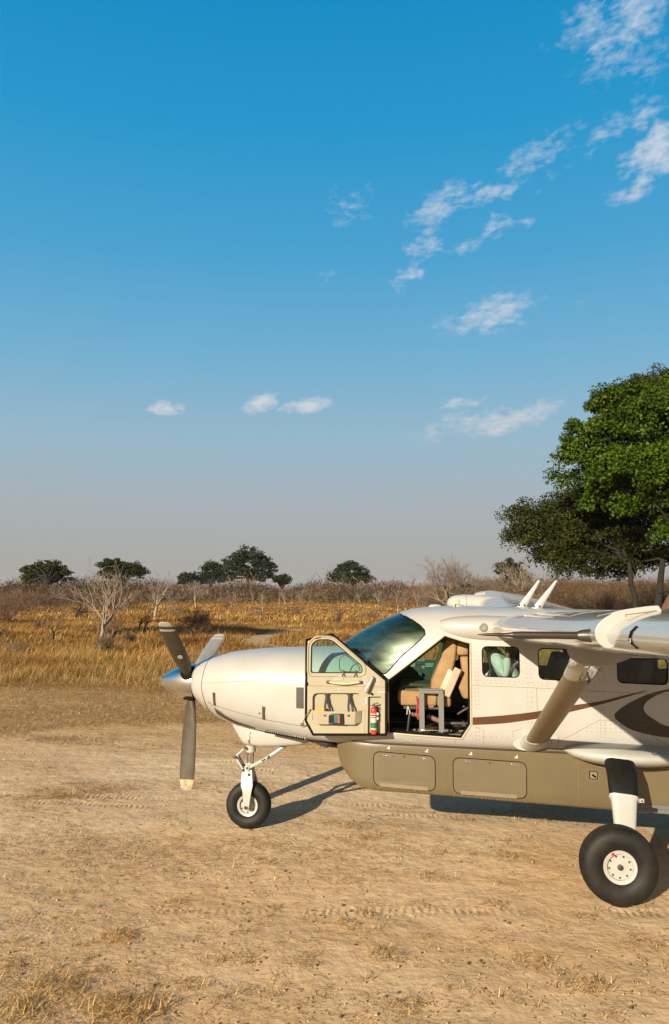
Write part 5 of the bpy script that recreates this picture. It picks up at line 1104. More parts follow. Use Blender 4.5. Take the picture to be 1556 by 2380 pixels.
def in_view(x, y, dmin, dmax, margin=3.0):
    dx, dy = x - CAM[0], y - CAM[1]; c, s = math.cos(YAW), math.sin(YAW); dep = -dx * s + dy * c; lat = dx * c + dy * s
    return (dep > dmin) & (dep < dmax) & (np.abs(lat) < dep * 0.50 + margin)
def scatter(n, x0, x1, y0, y1): return rng.uniform(x0, x1, n), rng.uniform(y0, y1, n)
TRACK = [(700, 1462), (672, 1466), (640, 1472), (606, 1482), (590, 1490), (600, 1499), (640, 1504), (700, 1508)]
tp = []
for px, py in TRACK:
    d = ray(px, py); tt = -CAM[2] / d[2]; tp.append((CAM[0] + d[0] * tt, CAM[1] + d[1] * tt))
tp = np.array(tp)
def track_dist(x, y):
    best = np.full(np.shape(x), 1e9)
    for i in range(len(tp) - 1):
        a, b = tp[i], tp[i + 1]; ab = b - a; t = np.clip(((x - a[0]) * ab[0] + (y - a[1]) * ab[1]) / (ab @ ab), 0, 1)
        best = np.minimum(best, np.hypot(x - a[0] - t * ab[0], y - a[1] - t * ab[1]))
    return best
mb = MB(); tl_ = bez([(p[0], p[1]) for p in tp], 6); ring = []
for i, p in enumerate(tl_):
    a = np.array(tl_[min(i + 1, len(tl_) - 1)]) - np.array(tl_[max(i - 1, 0)]); a = unit(a); nrm = np.array((-a[1], a[0])); p = np.array(p); w_ = 0.75 + 0.12 * math.sin(i * 1.3)
    ring.append([(*(p + nrm * w_), 0.006), (*(p + nrm * w_ * 0.4), 0.008), (*(p - nrm * w_ * 0.4), 0.008), (*(p - nrm * w_), 0.006)])
mb.loft(ring, False, False, closed=False); tk = mb.build('dirt_track', mat('track_earth', (0.56, 0.40, 0.24), 0.95, noise=(0.42, 0.28, 0.15), scale=1.5, bump=0.3, bscale=8, spec=0.05)); tag(tk, kind='structure')

GOLD = island_mat('dry_grass', [(0.0, (0.36, 0.20, 0.055)), (0.35, (0.66, 0.41, 0.125)), (0.7, (0.84, 0.58, 0.215)), (1.0, (0.92, 0.74, 0.39))], 0.75, 0.35, patch=(0.45, (0.50, 0.38, 0.28)))
GOLD2 = island_mat('dry_grass_far', [(0.0, (0.32, 0.165, 0.042)), (0.4, (0.58, 0.33, 0.085)), (0.8, (0.76, 0.48, 0.145)), (1.0, (0.88, 0.65, 0.29))], 0.8, 0.3, patch=(0.16, (0.45, 0.33, 0.25)))
def grass_field(n, y0, y1, hmin, hmax, wmin, wmax, name, m, lean=0.5, thr=0.30, seg=2, nscale=0.35):
    # depth-graded: denser close to the camera
    u = rng.random(n); dist = y0 + (y1 - y0) * u ** 1.35; lat = rng.uniform(-0.52, 0.52, n) * (dist + 12) + rng.uniform(-2, 2, n); c, s = math.cos(YAW), math.sin(YAW)
    dep = dist + 9.71; x = CAM[0] + lat * c - dep * s; y = CAM[1] + lat * s + dep * c
    dens = fbm(x * nscale, y * nscale, 21); patch = fbm(x * 0.08, y * 0.08, 31)
    keep = (y > edge_y(x) - 1.6 * rng.random(n) ** 3 + 2.2 * (fbm(x * 0.7, y * 0.9, 71, 3) - 0.5)) & (track_dist(x, y) > 0.55 + 0.5 * rng.random(n)) & (dens + rng.random(n) * 0.35 > thr + 0.14)
    x, y, dens, patch = x[keep], y[keep], dens[keep], patch[keep]; n = len(x)
    h = (hmin + (hmax - hmin) * np.clip(dens * 2.2 - 0.65, 0, 1)) * rng.uniform(0.45, 1.2, n) * (0.65 + 0.7 * patch)
    edge = np.clip((y - edge_y(x) + 0.6) / 2.4, 0.22, 1); h = h * edge
    az = rng.normal(0.25, 1.3, n); le = np.abs(rng.normal(lean, 0.30, n)) + 0.75 * np.clip(1 - (y - edge_y(x)) / 2.2, 0, 1) * rng.random(n); be = rng.uniform(0.1, 0.9, n)
    P = np.stack([x, y, np.zeros(n)], 1)
    return tag(blades(P, h, rng.uniform(wmin, wmax, n), az, le, be, name, m, seg), kind='stuff')
grass_field(230000, 2.0, 26, 0.16, 0.75, 0.006, 0.015, 'grass', GOLD, nscale=0.5)
grass_field(150000, 20, 75, 0.22, 0.62, 0.015, 0.04, 'grass', GOLD2, nscale=0.22)
grass_field(90000, 60, 230, 0.2, 0.6, 0.06, 0.16, 'grass', GOLD2, nscale=0.12)
# ---- straw lying on the strip
STRAW = island_mat('straw', [(0.0, (0.12, 0.05, 0.012)), (0.3, (0.38, 0.19, 0.05)), (0.62, (0.70, 0.43, 0.14)), (0.9, (0.88, 0.63, 0.27)), (1.0, (0.93, 0.76, 0.46))], 0.8, 0.15)
STRAWD = island_mat('straw_weathered', [(0.0, (0.09, 0.04, 0.012)), (0.45, (0.42, 0.225, 0.07)), (0.85, (0.66, 0.40, 0.14)), (0.98, (0.80, 0.57, 0.26)), (1.0, (0.90, 0.74, 0.46))], 0.85, 0.1)
def straw(n, y0, y1, band, l0, l1, w0, w1, dens_thr, name='straw_litter', up=0.008, flat=True, seed=41, sc_=0.9, m=None):
    dep = rng.uniform(max(4.6, y0 + 9.71), y1 + 9.71, n); lat = rng.uniform(-0.47, 0.47, n) * dep; c, s = math.cos(YAW), math.sin(YAW)
    x = CAM[0] + lat * c - dep * s; y = CAM[1] + lat * s + dep * c
    d = fbm(x * sc_ * 0.5, y * sc_, seed, 5); keep = d + rng.random(n) * 0.25 + band(x, y) > dens_thr
    x, y = x[keep], y[keep]; n = len(x)
    P = np.stack([x, y, ground_z(x, y) + rng.uniform(0.002, 0.012, n)], 1)
    le = np.where(rng.random(n) < 0.93, rng.uniform(1.35, 1.57, n), rng.uniform(0.5, 1.3, n)); be = rng.uniform(-0.12, 0.2, n)
    return tag(blades(P, rng.uniform(l0, l1, n) * rng.uniform(0.5, 1, n), rng.uniform(w0, w1, n), rng.uniform(0, 2 * math.pi, n), le, be, name, m or STRAW, 2, up), kind='stuff')
zb_ = lambda x, y: np.clip((y - 4.2 + 6.0 * (fbm(x * 0.14, y * 0.32, 61, 5) - 0.5) * 2) * 0.10, -0.12, 0.4)
straw(330000, 1.5, 15, zb_, 0.05, 0.16, 0.004, 0.011, 0.76, m=STRAWD)
straw(70000, -6.5, 4.5, lambda x, y: 0 * x, 0.03, 0.12, 0.0035, 0.009, 0.79, m=STRAWD)
straw(26000, -6.5, 3, lambda x, y: 0 * x, 0.02, 0.06, 0.004, 0.009, 0.72, seed=77, sc_=3.0)
# trampled tufts of dry grass close to the camera
def tuft(px, py, n, rad, ln, name='straw_tuft'):
    d = ray(px, py); tt = -CAM[2] / d[2]; cx, cy = CAM[0] + d[0] * tt, CAM[1] + d[1] * tt
    r = rad * np.sqrt(rng.random(n)) * rng.uniform(0.6, 1.1, n); a = rng.uniform(0, 2 * math.pi, n); x = cx + r * np.cos(a) * 1.5; y = cy + r * np.sin(a)
    return np.stack([x, y, ground_z(x, y) + 0.06 * (1 - r / rad / 1.15) * rng.random(n)], 1), rng.uniform(ln * 0.4, ln, n)
TP, TL = [], []
for px, py, n, rad, ln in ((275, 2180, 260, 0.13, 0.10), (130, 2300, 420, 0.20, 0.13), (280, 2345, 520, 0.24, 0.13), (40, 2355, 300, 0.20, 0.13), (30, 2200, 90, 0.13, 0.1), (900, 2225, 150, 0.15, 0.1), (1240, 2235, 110, 0.14, 0.1), (560, 2235, 80, 0.11, 0.1), (450, 2290, 80, 0.12, 0.09),
                           (700, 2240, 80, 0.10, 0.09), (1150, 2110, 70, 0.12, 0.1), (800, 2150, 50, 0.10, 0.09), (420, 2100, 60, 0.10, 0.09), (150, 2080, 60, 0.1, 0.09), (1000, 2040, 60, 0.12, 0.1), (620, 2010, 50, 0.1, 0.09), (1020, 1985, 70, 0.12, 0.1), (1180, 1995, 80, 0.12, 0.11), (1380, 2300, 100, 0.14, 0.1), (950, 2340, 90, 0.12, 0.1), (1500, 2200, 60, 0.12, 0.1), (210, 1965, 60, 0.12, 0.1), (420, 1950, 50, 0.12, 0.1), (820, 1925, 60, 0.12, 0.11)):
    a_, b_ = tuft(px, py, n, rad, ln); TP.append(a_); TL.append(b_)
for k in range(260):
    py_ = rng.uniform(1850, 2370); a_, b_ = tuft(rng.uniform(-20, 1580), py_, int(rng.integers(5, 22)), rng.uniform(0.03, 0.09), rng.uniform(0.06, 0.12)); TP.append(a_); TL.append(b_)
TP = np.concatenate(TP); TL = np.concatenate(TL); n = len(TP)
tag(blades(TP, TL, rng.uniform(0.003, 0.0075, n), rng.uniform(0, 6.28, n), np.where(rng.random(n) < 0.93, rng.uniform(1.2, 1.56, n), rng.uniform(0.4, 1.1, n)), rng.uniform(-0.2, 0.3, n), 'straw_litter', STRAW, 3, 0.006), kind='stuff')

# clods and pebbles lying on the strip
CLOD = island_mat('clods', [(0, (0.10, 0.06, 0.03)), (0.5, (0.34, 0.23, 0.125)), (1, (0.54, 0.39, 0.235))], 0.95)
n = 14000; dep = 4.6 + 13 * rng.random(n) ** 1.3; lat = rng.uniform(-0.47, 0.47, n) * dep; c, s = math.cos(YAW), math.sin(YAW); x = CAM[0] + lat * c - dep * s; y = CAM[1] + lat * s + dep * c
k_ = fbm(x * 0.8, y * 1.6, 91, 5) + rng.random(n) * 0.3 > 0.70; x, y = x[k_], y[k_]; n = len(x); r = 0.003 + 0.014 * rng.random(n) ** 4
O8 = np.array([(1, 0, 0), (0, 1, 0), (-1, 0, 0), (0, -1, 0), (0.2, 0.1, 0.75), (0, 0, -0.6)]); V = np.stack([x, y, ground_z(x, y) + r * 0.25], 1)[:, None, :] + O8[None] * (r[:, None] * rng.uniform(0.6, 1.5, (n, 6)))[:, :, None]
F8 = np.array([(0, 1, 4), (1, 2, 4), (2, 3, 4), (3, 0, 4), (1, 0, 5), (2, 1, 5), (3, 2, 5), (0, 3, 5)]); Fq = (np.arange(n)[:, None, None] * 6 + F8[None]).reshape(-1, 3)
me = bpy.data.meshes.new('clods'); quick_mesh(me, V.reshape(-1, 3), Fq, smooth=False); tag(link_mesh('gravel', me, CLOD), kind='stuff')
# ================================================================== trees
def leaf_quads(C_, size, nrm, rng_, aspect=0.62):
    n = len(C_); a = rng_.normal(size=(n, 3)); t = a - nrm * np.sum(a * nrm, 1)[:, None]; t /= np.linalg.norm(t, axis=1)[:, None] + 1e-9; b = np.cross(nrm, t)
    s = size[:, None]
    V = np.stack([C_ - t * s * 0.5, C_ + b * s * 0.5 * aspect - nrm * s * 0.06, C_ + t * s * 0.5, C_ - b * s * 0.5 * aspect - nrm * s * 0.06], 1)
    return V.reshape(-1, 3)
def crown_mesh(name, blobs, nclump, crad, nleaf, lsize, rng_, flat=0.7, up=0.45, shell=0.55, dome=-0.2):
    """blobs: ellipsoids (cx,cy,cz,rx,ry,rz) filled with leaf clumps near their surface; returns mesh and clump centres"""
    vol = np.array([b[3] * b[4] + b[3] * b[5] + b[4] * b[5] for b in blobs]); pick = rng_.choice(len(blobs), nclump, p=vol / vol.sum()); B = np.array(blobs)[pick]
    d = rng_.normal(size=(nclump, 3)); d /= np.linalg.norm(d, axis=1)[:, None]; d[:, 2] = np.where(d[:, 2] < -0.5, -d[:, 2] * 0.6, d[:, 2])
    r = (shell + (1.04 - shell) * rng_.random(nclump) ** 0.6); cc = B[:, :3] + d * B[:, 3:6] * r[:, None]
    cr = crad * rng_.uniform(0.55, 1.35, nclump)
    idx = np.repeat(np.arange(nclump), nleaf); q = rng_.normal(size=(len(idx), 3)); q /= np.linalg.norm(q, axis=1)[:, None]; q[:, 2] = np.where(q[:, 2] < dome, -q[:, 2], q[:, 2])
    rr = rng_.random(len(idx)) ** 0.45; C_ = cc[idx] + q * (cr[idx] * rr)[:, None] * np.array((1, 1, flat))
    nr = q * 0.6 + rng_.normal(size=q.shape) * 0.55 + np.array((0, 0, up)); nr /= np.linalg.norm(nr, axis=1)[:, None]
    V = leaf_quads(C_, lsize * rng_.uniform(0.6, 1.3, len(idx)), nr, rng_); Fq = np.arange(len(V)).reshape(-1, 4)
    me = bpy.data.meshes.new(name); quick_mesh(me, V, Fq, smooth=False); return me, cc
def tubes_mesh(name, segs, sides):
    """segs: list of (p0, p1, r0, r1)"""
    P0 = np.array([s[0] for s in segs]); P1 = np.array([s[1] for s in segs]); R0 = np.array([s[2] for s in segs]); R1 = np.array([s[3] for s in segs]); n = len(segs)
    d = P1 - P0; d /= np.linalg.norm(d, axis=1)[:, None] + 1e-9; a = np.where(np.abs(d[:, 2:3]) < 0.9, np.array([[0, 0, 1.0]]), np.array([[1.0, 0, 0]])); x = np.cross(d, a); x /= np.linalg.norm(x, axis=1)[:, None]; y = np.cross(d, x)
    V = []
    for k in range(sides):
        c, s = math.cos(2 * math.pi * k / sides), math.sin(2 * math.pi * k / sides); V.append(P0 + (x * c + y * s) * R0[:, None])
    for k in range(sides):
        c, s = math.cos(2 * math.pi * k / sides), math.sin(2 * math.pi * k / sides); V.append(P1 + (x * c + y * s) * R1[:, None])
    V = np.stack(V, 1).reshape(-1, 3); b = np.arange(n)[:, None] * 2 * sides
    Fq = np.concatenate([np.concatenate([b + k, b + (k + 1) % sides, b + sides + (k + 1) % sides, b + sides + k], 1)[:, None, :] for k in range(sides)], 1).reshape(-1, 4)
    me = bpy.data.meshes.new(name); return quick_mesh(me, V, Fq, smooth=True)
def limb(p0, p1, r0, r1, rng_, n=6, wob=0.08, sag=0.0):
    p0, p1 = np.array(p0, float), np.array(p1, float); Ln = np.linalg.norm(p1 - p0); pts = []
    for k in range(n + 1):
        t = k / n; p = p0 + (p1 - p0) * t + rng_.normal(size=3) * wob * Ln * math.sin(math.pi * t) * 0.5; p[2] += sag * Ln * math.sin(math.pi * t); pts.append(p)
    return [(pts[k], pts[k + 1], r0 + (r1 - r0) * k / n, r0 + (r1 - r0) * (k + 1) / n) for k in range(n)]
def leaf_mat(name, stops, sc_=0.55):
    m = bpy.data.materials.new(name); m.use_nodes = True; t = m.node_tree; p = t.nodes['Principled BSDF']; p.inputs['Roughness'].default_value = 0.6; p.inputs['Specular IOR Level'].default_value = 0.1
    stops = [(q, tuple(v * ALB for v in cc_)) for q, cc_ in stops]; ge = N(t, 'ShaderNodeNewGeometry'); tc = N(t, 'ShaderNodeTexCoord')
    nz = N(t, 'ShaderNodeTexNoise'); nz.inputs['Scale'].default_value = sc_; nz.inputs['Detail'].default_value = 4; L(t, tc.outputs['Object'], nz.inputs['Vector'])       # sprays of older and younger leaves
    f = M(t, 'ADD', M(t, 'MULTIPLY', M(t, 'SUBTRACT', nz.outputs[0], 0.28), 1.5), M(t, 'MULTIPLY', M(t, 'SUBTRACT', ge.outputs['Random Per Island'], 0.5), 0.45), clamp=True)
    c = ramp(t, f, stops); L(t, c, p.inputs['Base Color']); tl = N(t, 'ShaderNodeBsdfTranslucent'); L(t, c, tl.inputs[0]); mx = N(t, 'ShaderNodeMixShader'); mx.inputs[0].default_value = 0.10
    L(t, p.outputs[0], mx.inputs[1]); L(t, tl.outputs[0], mx.inputs[2]); L(t, mx.outputs[0], t.nodes['Material Output'].inputs['Surface']); return m
LG = leaf_mat('leaf_bright', [(0, (0.018, 0.034, 0.003)), (0.35, (0.050, 0.088, 0.005)), (0.75, (0.105, 0.160, 0.009)), (1, (0.175, 0.225, 0.02))])
LO = leaf_mat('leaf_olive', [(0, (0.016, 0.020, 0.004)), (0.5, (0.042, 0.050, 0.009)), (0.85, (0.080, 0.082, 0.018)), (1, (0.14, 0.115, 0.03))])
LB = leaf_mat('leaf_brownish', [(0, (0.028, 0.026, 0.010)), (0.5, (0.055, 0.050, 0.018)), (1, (0.12, 0.10, 0.04))])
LD = leaf_mat('leaf_dark', [(0, (0.012, 0.020, 0.007)), (0.5, (0.026, 0.040, 0.012)), (0.9, (0.048, 0.062, 0.020)), (1, (0.075, 0.085, 0.03))], 0.22)
BARK = mat('bark_dark', (0.010, 0.008, 0.006), 0.95, noise=(0.022, 0.017, 0.012), scale=5, bump=0.8, bscale=12)  # dark bark; shade on the big trunks is put into this colour too
BARKW = mat('bark_pale', (0.37, 0.30, 0.225), 0.9, noise=(0.17, 0.125, 0.085), scale=2.2, bump=0.5, bscale=20)
BARKP = mat('bark_tan', (0.34, 0.27, 0.20), 0.9, noise=(0.18, 0.135, 0.095), scale=3)
BARKB = mat('bark_brown', (0.145, 0.085, 0.048), 0.9, noise=(0.24, 0.15, 0.085), scale=3, bump=0.4, bscale=20)
BARKG = mat('bark_grey', (0.26, 0.20, 0.15), 0.9, noise=(0.15, 0.11, 0.08), scale=3)
def leafy_tree(name, loc, blobs, trunks, nclump, crad, nleaf, lsize, lm, seed, label, cat='tree', group=None, limbs=26, bark=BARK, **kw):
    rg = np.random.default_rng(seed); t = empty(name, loc); tag(t, label, cat, group)
    me, cc = crown_mesh('crown', blobs, nclump, crad, nleaf, lsize, rg, **kw); link_mesh('crown', me, lm, t)
    segs = []; forks = []
    for (x, y, lean, h, r) in trunks:
        top = np.array((x + lean[0], y + lean[1], h)); segs += limb((x, y, -0.2), top, r, r * 0.62, rg, 6, 0.03); forks.append((top, r * 0.6))
        segs += limb((x, y, -0.2), (x, y, 0.5), r * 1.45, r, rg, 2, 0)
    for c in cc[rg.choice(len(cc), min(limbs, len(cc)), replace=False)]:
        f = min(forks, key=lambda q: np.linalg.norm(q[0] - c)); mid = f[0] + (c - f[0]) * 0.55 + rg.normal(size=3) * 0.06 * np.linalg.norm(c - f[0])
        segs += limb(f[0], mid, f[1] * 0.55, f[1] * 0.28, rg, 4, 0.1, 0.08) + limb(mid, c, f[1] * 0.28, f[1] * 0.07, rg, 3, 0.1)
    link_mesh('trunk', tubes_mesh('trunk', segs, 7), bark, t); return t
# ---- bare trees: recursive branching
def bare_segs(rg, h, r, levels, spread=0.6, nb=(3, 5), lean=(0, 0), up=0.25, curl=0.16, trunk_f=0.38, ratio=0.66, stems=1, taper=0.68, rmin=0.004, nb0=None):
    segs = []
    def grow(p, d, ln, r, lev):
        n = 3 if lev < 2 else 4; q = p.copy(); pts = [q]; dd = d.copy()
        for k in range(n):
            dd = unit(dd + rg.normal(size=3) * curl + np.array((0, 0, up * 0.22))); q = q + dd * ln / n; pts.append(q)
        r1 = r * (0.62 if lev else 0.3)
        for k in range(n): segs.append((pts[k], pts[k + 1], r + (r1 - r) * k / n, r + (r1 - r) * (k + 1) / n))
        if lev == 0: return
        m = int(rg.integers(nb[0], nb[1] + 1)) if nb0 is None or lev < levels else nb0
        for j in range(m):
            t = 1.0 if j == 0 else rg.uniform(0.30 if lev < levels or nb0 is None else 0.6, 1.0); k = min(int(t * n), n - 1); b = pts[k] + (pts[k + 1] - pts[k]) * (t * n - k)
            sd = rg.normal(size=3); sd = unit(sd - dd * np.dot(sd, dd)); ang = spread * rg.uniform(0.6, 1.35) * (0.5 if j == 0 else 1)
            grow(b, unit(dd * math.cos(ang) + sd * math.sin(ang)), ln * ratio * rg.uniform(0.75, 1.2), (r + (r1 - r) * t) * taper, lev - 1)
    for s in range(stems):
        a = rg.uniform(0, 6.28); o = np.array((0.12 * math.cos(a), 0.12 * math.sin(a), -0.1)) * (0 if stems == 1 else 1)
        tilt = rg.uniform(0.15, 0.5) if stems > 1 else 0.05
        grow(o + np.array((0, 0, 0 if stems > 1 else -0.1)), unit(np.array((lean[0] + math.cos(a) * tilt, lean[1] + math.sin(a) * tilt, 1.0))), h * trunk_f * (rg.uniform(0.7, 1.1) if stems > 1 else 1), r, levels)
    zmax = max(max(s[0][2], s[1][2]) for s in segs); k = h / zmax
    return [(a * k, b * k, max(r0, rmin), max(r1, rmin * 0.7)) for a, b, r0, r1 in segs]
def bare_tree(name, loc, h, r, seed, bark, label, cat='tree', group=None, levels=5, sides=5, part='trunk', split=True, **kw):
    rg = np.random.default_rng(seed); sg = bare_segs(rg, h, r, levels, **kw); t = empty(name, loc); tag(t, label, cat, group)
    big = [s for s in sg if s[2] > r * 0.22]; small = [s for s in sg if s[2] <= r * 0.22]
    link_mesh('trunk', tubes_mesh('trunk', big, 7), bark, t); 
    if small: link_mesh('branches', tubes_mesh('branches', small, 4), bark, t)
    return t
def bh(py): return CAM[2] * F / (py - 1369)           # distance at which level ground is seen in row py
def hgt(top, base, dist): return (base - top) / F * dist

# ---- the big trees on the right
def at_px(px, py, dist):                               # a point seen at (px, py), dist metres of depth away
    d = ray(px, py); c, s = math.cos(YAW), math.sin(YAW); dep = -d[0] * s + d[1] * c; return CAM + d * (dist / dep)
def big_blobs(loc, lst, dist):
    out = []
    for px, py, rx, ry, dd in lst:
        p = at_px(px, py, dist + dd) - np.array(loc); k = (dist + dd) / F; out.append((p[0], p[1], p[2], rx * k, 0.9 * (rx + ry) / 2 * k, ry * k))
    return out
loc = on_ground(1540, 58)
leafy_tree('leafy_tree', loc, big_blobs(loc, [(1385, 1035, 85, 65, -1), (1440, 965, 95, 70, -1.5), (1520, 1000, 110, 105, -3), (1380, 1105, 90, 55, -2), (1470, 1090, 120, 75, -4), (1580, 1090, 120, 100, -4), (1600, 960, 120, 110, 0), (1410, 1160, 60, 35, -2), (1530, 1175, 90, 40, -4), (1600, 1230, 80, 70, -3), (1340, 1075, 50, 40, -1)], 58),
           [(0.3, 0.2, (1.6, 0.5), 6.5, 0.34)], 430, 1.05, 230, 0.25, LG, 3, 'tall tree with bright green sunlit leaves at the right edge', limbs=26, flat=0.8, up=0.3, shell=0.45, dome=-0.75)
loc = on_ground(1498, 62)
leafy_tree('leafy_tree', loc, big_blobs(loc, [(1230, 1215, 55, 45, 1), (1265, 1245, 70, 55, 0), (1335, 1200, 75, 75, 1), (1330, 1275, 85, 50, -1), (1420, 1260, 80, 60, 0), (1290, 1300, 50, 25, 0), (1400, 1330, 60, 22, -1), (1470, 1300, 60, 40, 0), (1215, 1250, 35, 25, 1), (1440, 1200, 90, 70, 2), (1380, 1230, 70, 70, -2), (1455, 1255, 70, 60, -2), (1345, 1300, 60, 30, -2), (1430, 1310, 50, 28, -3), (1380, 1165, 60, 50, 0), (1540, 1300, 60, 34, 0), (1330, 1325, 40, 18, -2)], 62),
           [(-0.5, 0, (-0.5, 0.2), 5.0, 0.27), (0.75, 0.3, (0.8, 0.2), 5.2, 0.33)], 420, 1.0, 180, 0.22, LO, 5, 'dark olive tree with drooping crown below the bright green tree', limbs=9, flat=0.85, up=0.25, shell=0.3, dome=-0.8)
loc = on_ground(1575, 70)
leafy_tree('leafy_tree', loc, big_blobs(loc, [(1500, 905, 70, 38, 0), (1550, 890, 70, 40, 0), (1440, 930, 55, 32, 0), (1600, 930, 90, 70, 0), (1545, 1240, 75, 70, 0), (1500, 1010, 130, 120, 3), (1480, 1180, 100, 100, 3)], 70),
           [(0, 0, (0, 0), 8, 0.45)], 400, 0.9, 130, 0.21, LB, 8, 'brownish green treetop rising above the bright green tree', limbs=20, shell=0.45, dome=-0.7)
# termite mound at the foot of the big tree
mp_ = on_ground(1562, 57); mb = MB(); rings = []
for k in range(12):
    t = k / 11; rr_ = (1.15 - 0.9 * t ** 1.5) * (1 if k < 11 else 0.3)
    rings.append([(mp_[0] + rr_ * (1 + 0.12 * math.sin(3 * a + k)) * math.cos(a) + 0.4 * t, mp_[1] + rr_ * (1 + 0.12 * math.sin(2 * a + 2 * k)) * math.sin(a), -0.1 + 3.6 * t) for a in [2 * math.pi * q / 20 for q in range(20)]])
mb.loft(rings); tag(mb.build('termite_mound', mat('termite_earth', (0.19, 0.095, 0.045), 0.95, noise=(0.12, 0.06, 0.03), scale=2.5, bump=1.0, bscale=9), angle=60), 'tall orange brown termite mound against the big tree trunks', 'termite mound')

# ---- dark evergreen trees out on the plain
def plain_tree(px, base, dist, blobs, trunk, seed, label, nclump=150, lm=LD, grp='dark evergreen trees on the plain', crad=0.055):
    loc = on_ground(px, dist); B = big_blobs(loc, blobs, dist); rmax = max(b[3] for b in B)
    w = sum(b[3] * b[5] for b in B); 
    leafy_tree('evergreen_tree', loc, B, [(0, 0, (0, 0), trunk * dist / F, 5.5 * dist / F)], nclump, crad * 200 * dist / F, 62, 4.4 * dist / F, lm, seed, label, group=grp, limbs=22, flat=0.75, up=0.35, shell=0.45)
plain_tree(577, 1386, 300, [(575, 1312, 50, 38, 0), (545, 1318, 32, 24, 0), (610, 1322, 32, 26, 0), (570, 1340, 62, 22, 0), (525, 1345, 24, 18, 0), (622, 1347, 20, 16, 0)], 40, 11, 'largest round evergreen tree above the low scrub, behind the propeller', 240)
plain_tree(492, 1385, 305, [(492, 1332, 24, 26, 0), (478, 1350, 18, 16, 0), (505, 1346, 16, 18, 0)], 34, 12, 'small pointed evergreen touching the left of the largest round tree', 110)
plain_tree(445, 1388, 290, [(443, 1350, 27, 16, 0), (428, 1354, 12, 9, 0), (460, 1356, 12, 10, 0)], 26, 13, 'low flat evergreen just left of the pointed one', 90)
plain_tree(818, 1384, 320, [(815, 1332, 36, 24, 0), (790, 1345, 24, 16, 0), (848, 1345, 22, 16, 0), (815, 1350, 48, 14, 0)], 26, 14, 'broad round evergreen standing alone above the engine cowling', 170)
plain_tree(655, 1380, 330, [(655, 1352, 16, 12, 0)], 16, 15, 'smallest evergreen bush right of the largest round tree', 50)
plain_tree(110, 1400, 190, [(110, 1330, 45, 24, 0), (75, 1338, 28, 22, 0), (145, 1342, 26, 20, 0), (110, 1350, 55, 18, 0)], 40, 16, 'wide flat topped dark tree near the left edge', 220, LO)
plain_tree(285, 1398, 200, [(262, 1322, 34, 22, 0), (300, 1326, 30, 18, 0), (325, 1332, 20, 14, 0), (285, 1338, 50, 18, 0)], 36, 17, 'spreading dark tree directly behind the white dead tree', 190, LO)
plain_tree(1185, 1400, 130, [(1185, 1325, 32, 24, 0), (1205, 1345, 28, 18, 0)], 40, 18, 'olive bush showing behind the bare thicket above the cabin roof', 110, LO)

# ---- bare trees
BG = 'bare trees on the grassland'
def bt(px, base, top, r, seed, bark, label, group=BG, **kw):
    d = bh(base); return bare_tree('bare_tree', on_ground(px, d), hgt(top, base, d), r, seed, bark, label, group=group, **kw)
bt(240, 1508, 1288, 0.105, 121, BARKW, 'tall white dead tree with a wide bare crown, left of the propeller', levels=4, spread=0.50, nb=(2, 4), nb0=7, trunk_f=0.42, curl=0.15, ratio=0.72, taper=0.66, rmin=0.0065, up=0.25)
bt(256, 1494, 1395, 0.05, 22, BARKB, 'short brown stump stems at the foot of the white dead tree', levels=3, stems=5, trunk_f=0.5, spread=0.5)
bt(362, 1442, 1322, 0.14, 123, BARKW, 'medium pale dead tree just above the raised propeller blade', levels=4, spread=0.50, nb=(2, 4), nb0=6, trunk_f=0.42, curl=0.13, taper=0.62, rmin=0.009, up=0.28, ratio=0.68)
bt(456, 1412, 1345, 0.13, 24, BARKW, 'small white dead tree below the flat evergreen', levels=5, spread=0.6, curl=0.15, taper=0.62, rmin=0.010, nb=(2, 4), up=0.2, ratio=0.76)
bt(126, 1480, 1418, 0.05, 25, BARK, 'small dark forked sapling with a flat top in the left grass', levels=4, stems=2, trunk_f=0.6, spread=0.7, up=0.1, nb=(2, 3))
bt(330, 1466, 1415, 0.055, 26, BARK, 'thin dark forked sapling between the two pale dead trees', levels=3, stems=2, trunk_f=0.6)
bt(178, 1432, 1378, 0.14, 27, BARK, 'dark umbrella shaped thorn tree behind the left sapling', levels=5, spread=0.95, up=-0.05, nb=(3, 4), trunk_f=0.35)
bt(785, 1453, 1395, 0.065, 28, BARKB, 'crooked brown sapling with dead leaves above the engine cowling', levels=4, stems=2, trunk_f=0.55)
bt(1045, 1425, 1284, 0.26, 29, BARKG, 'large grey leafless tree above the cockpit roof', levels=5, spread=0.7, stems=5, trunk_f=0.42, nb=(3, 4), curl=0.17, rmin=0.012, ratio=0.72, up=0.12)
bt(1225, 1425, 1300, 0.22, 30, BARKW, 'tangled pale bare tree behind the roof aerials', levels=4, spread=0.7, stems=5, trunk_f=0.5, curl=0.16, rmin=0.014, ratio=0.7, up=0.15)
bt(1175, 1420, 1310, 0.2, 31, BARKG, 'leafless bush tree beside the tangled pale one', levels=5, rmin=0.015, spread=0.7, stems=2, nb=(3, 4))
bt(5, 1470, 1425, 0.05, 32, BARK, 'bent dark bush at the very left edge of the grass', levels=4, spread=0.8, up=-0.2, trunk_f=0.5)
bt(975, 1420, 1330, 0.14, 33, BARKB, 'brown leafless tree left of the large grey one', levels=5, spread=0.65, nb=(3, 4))
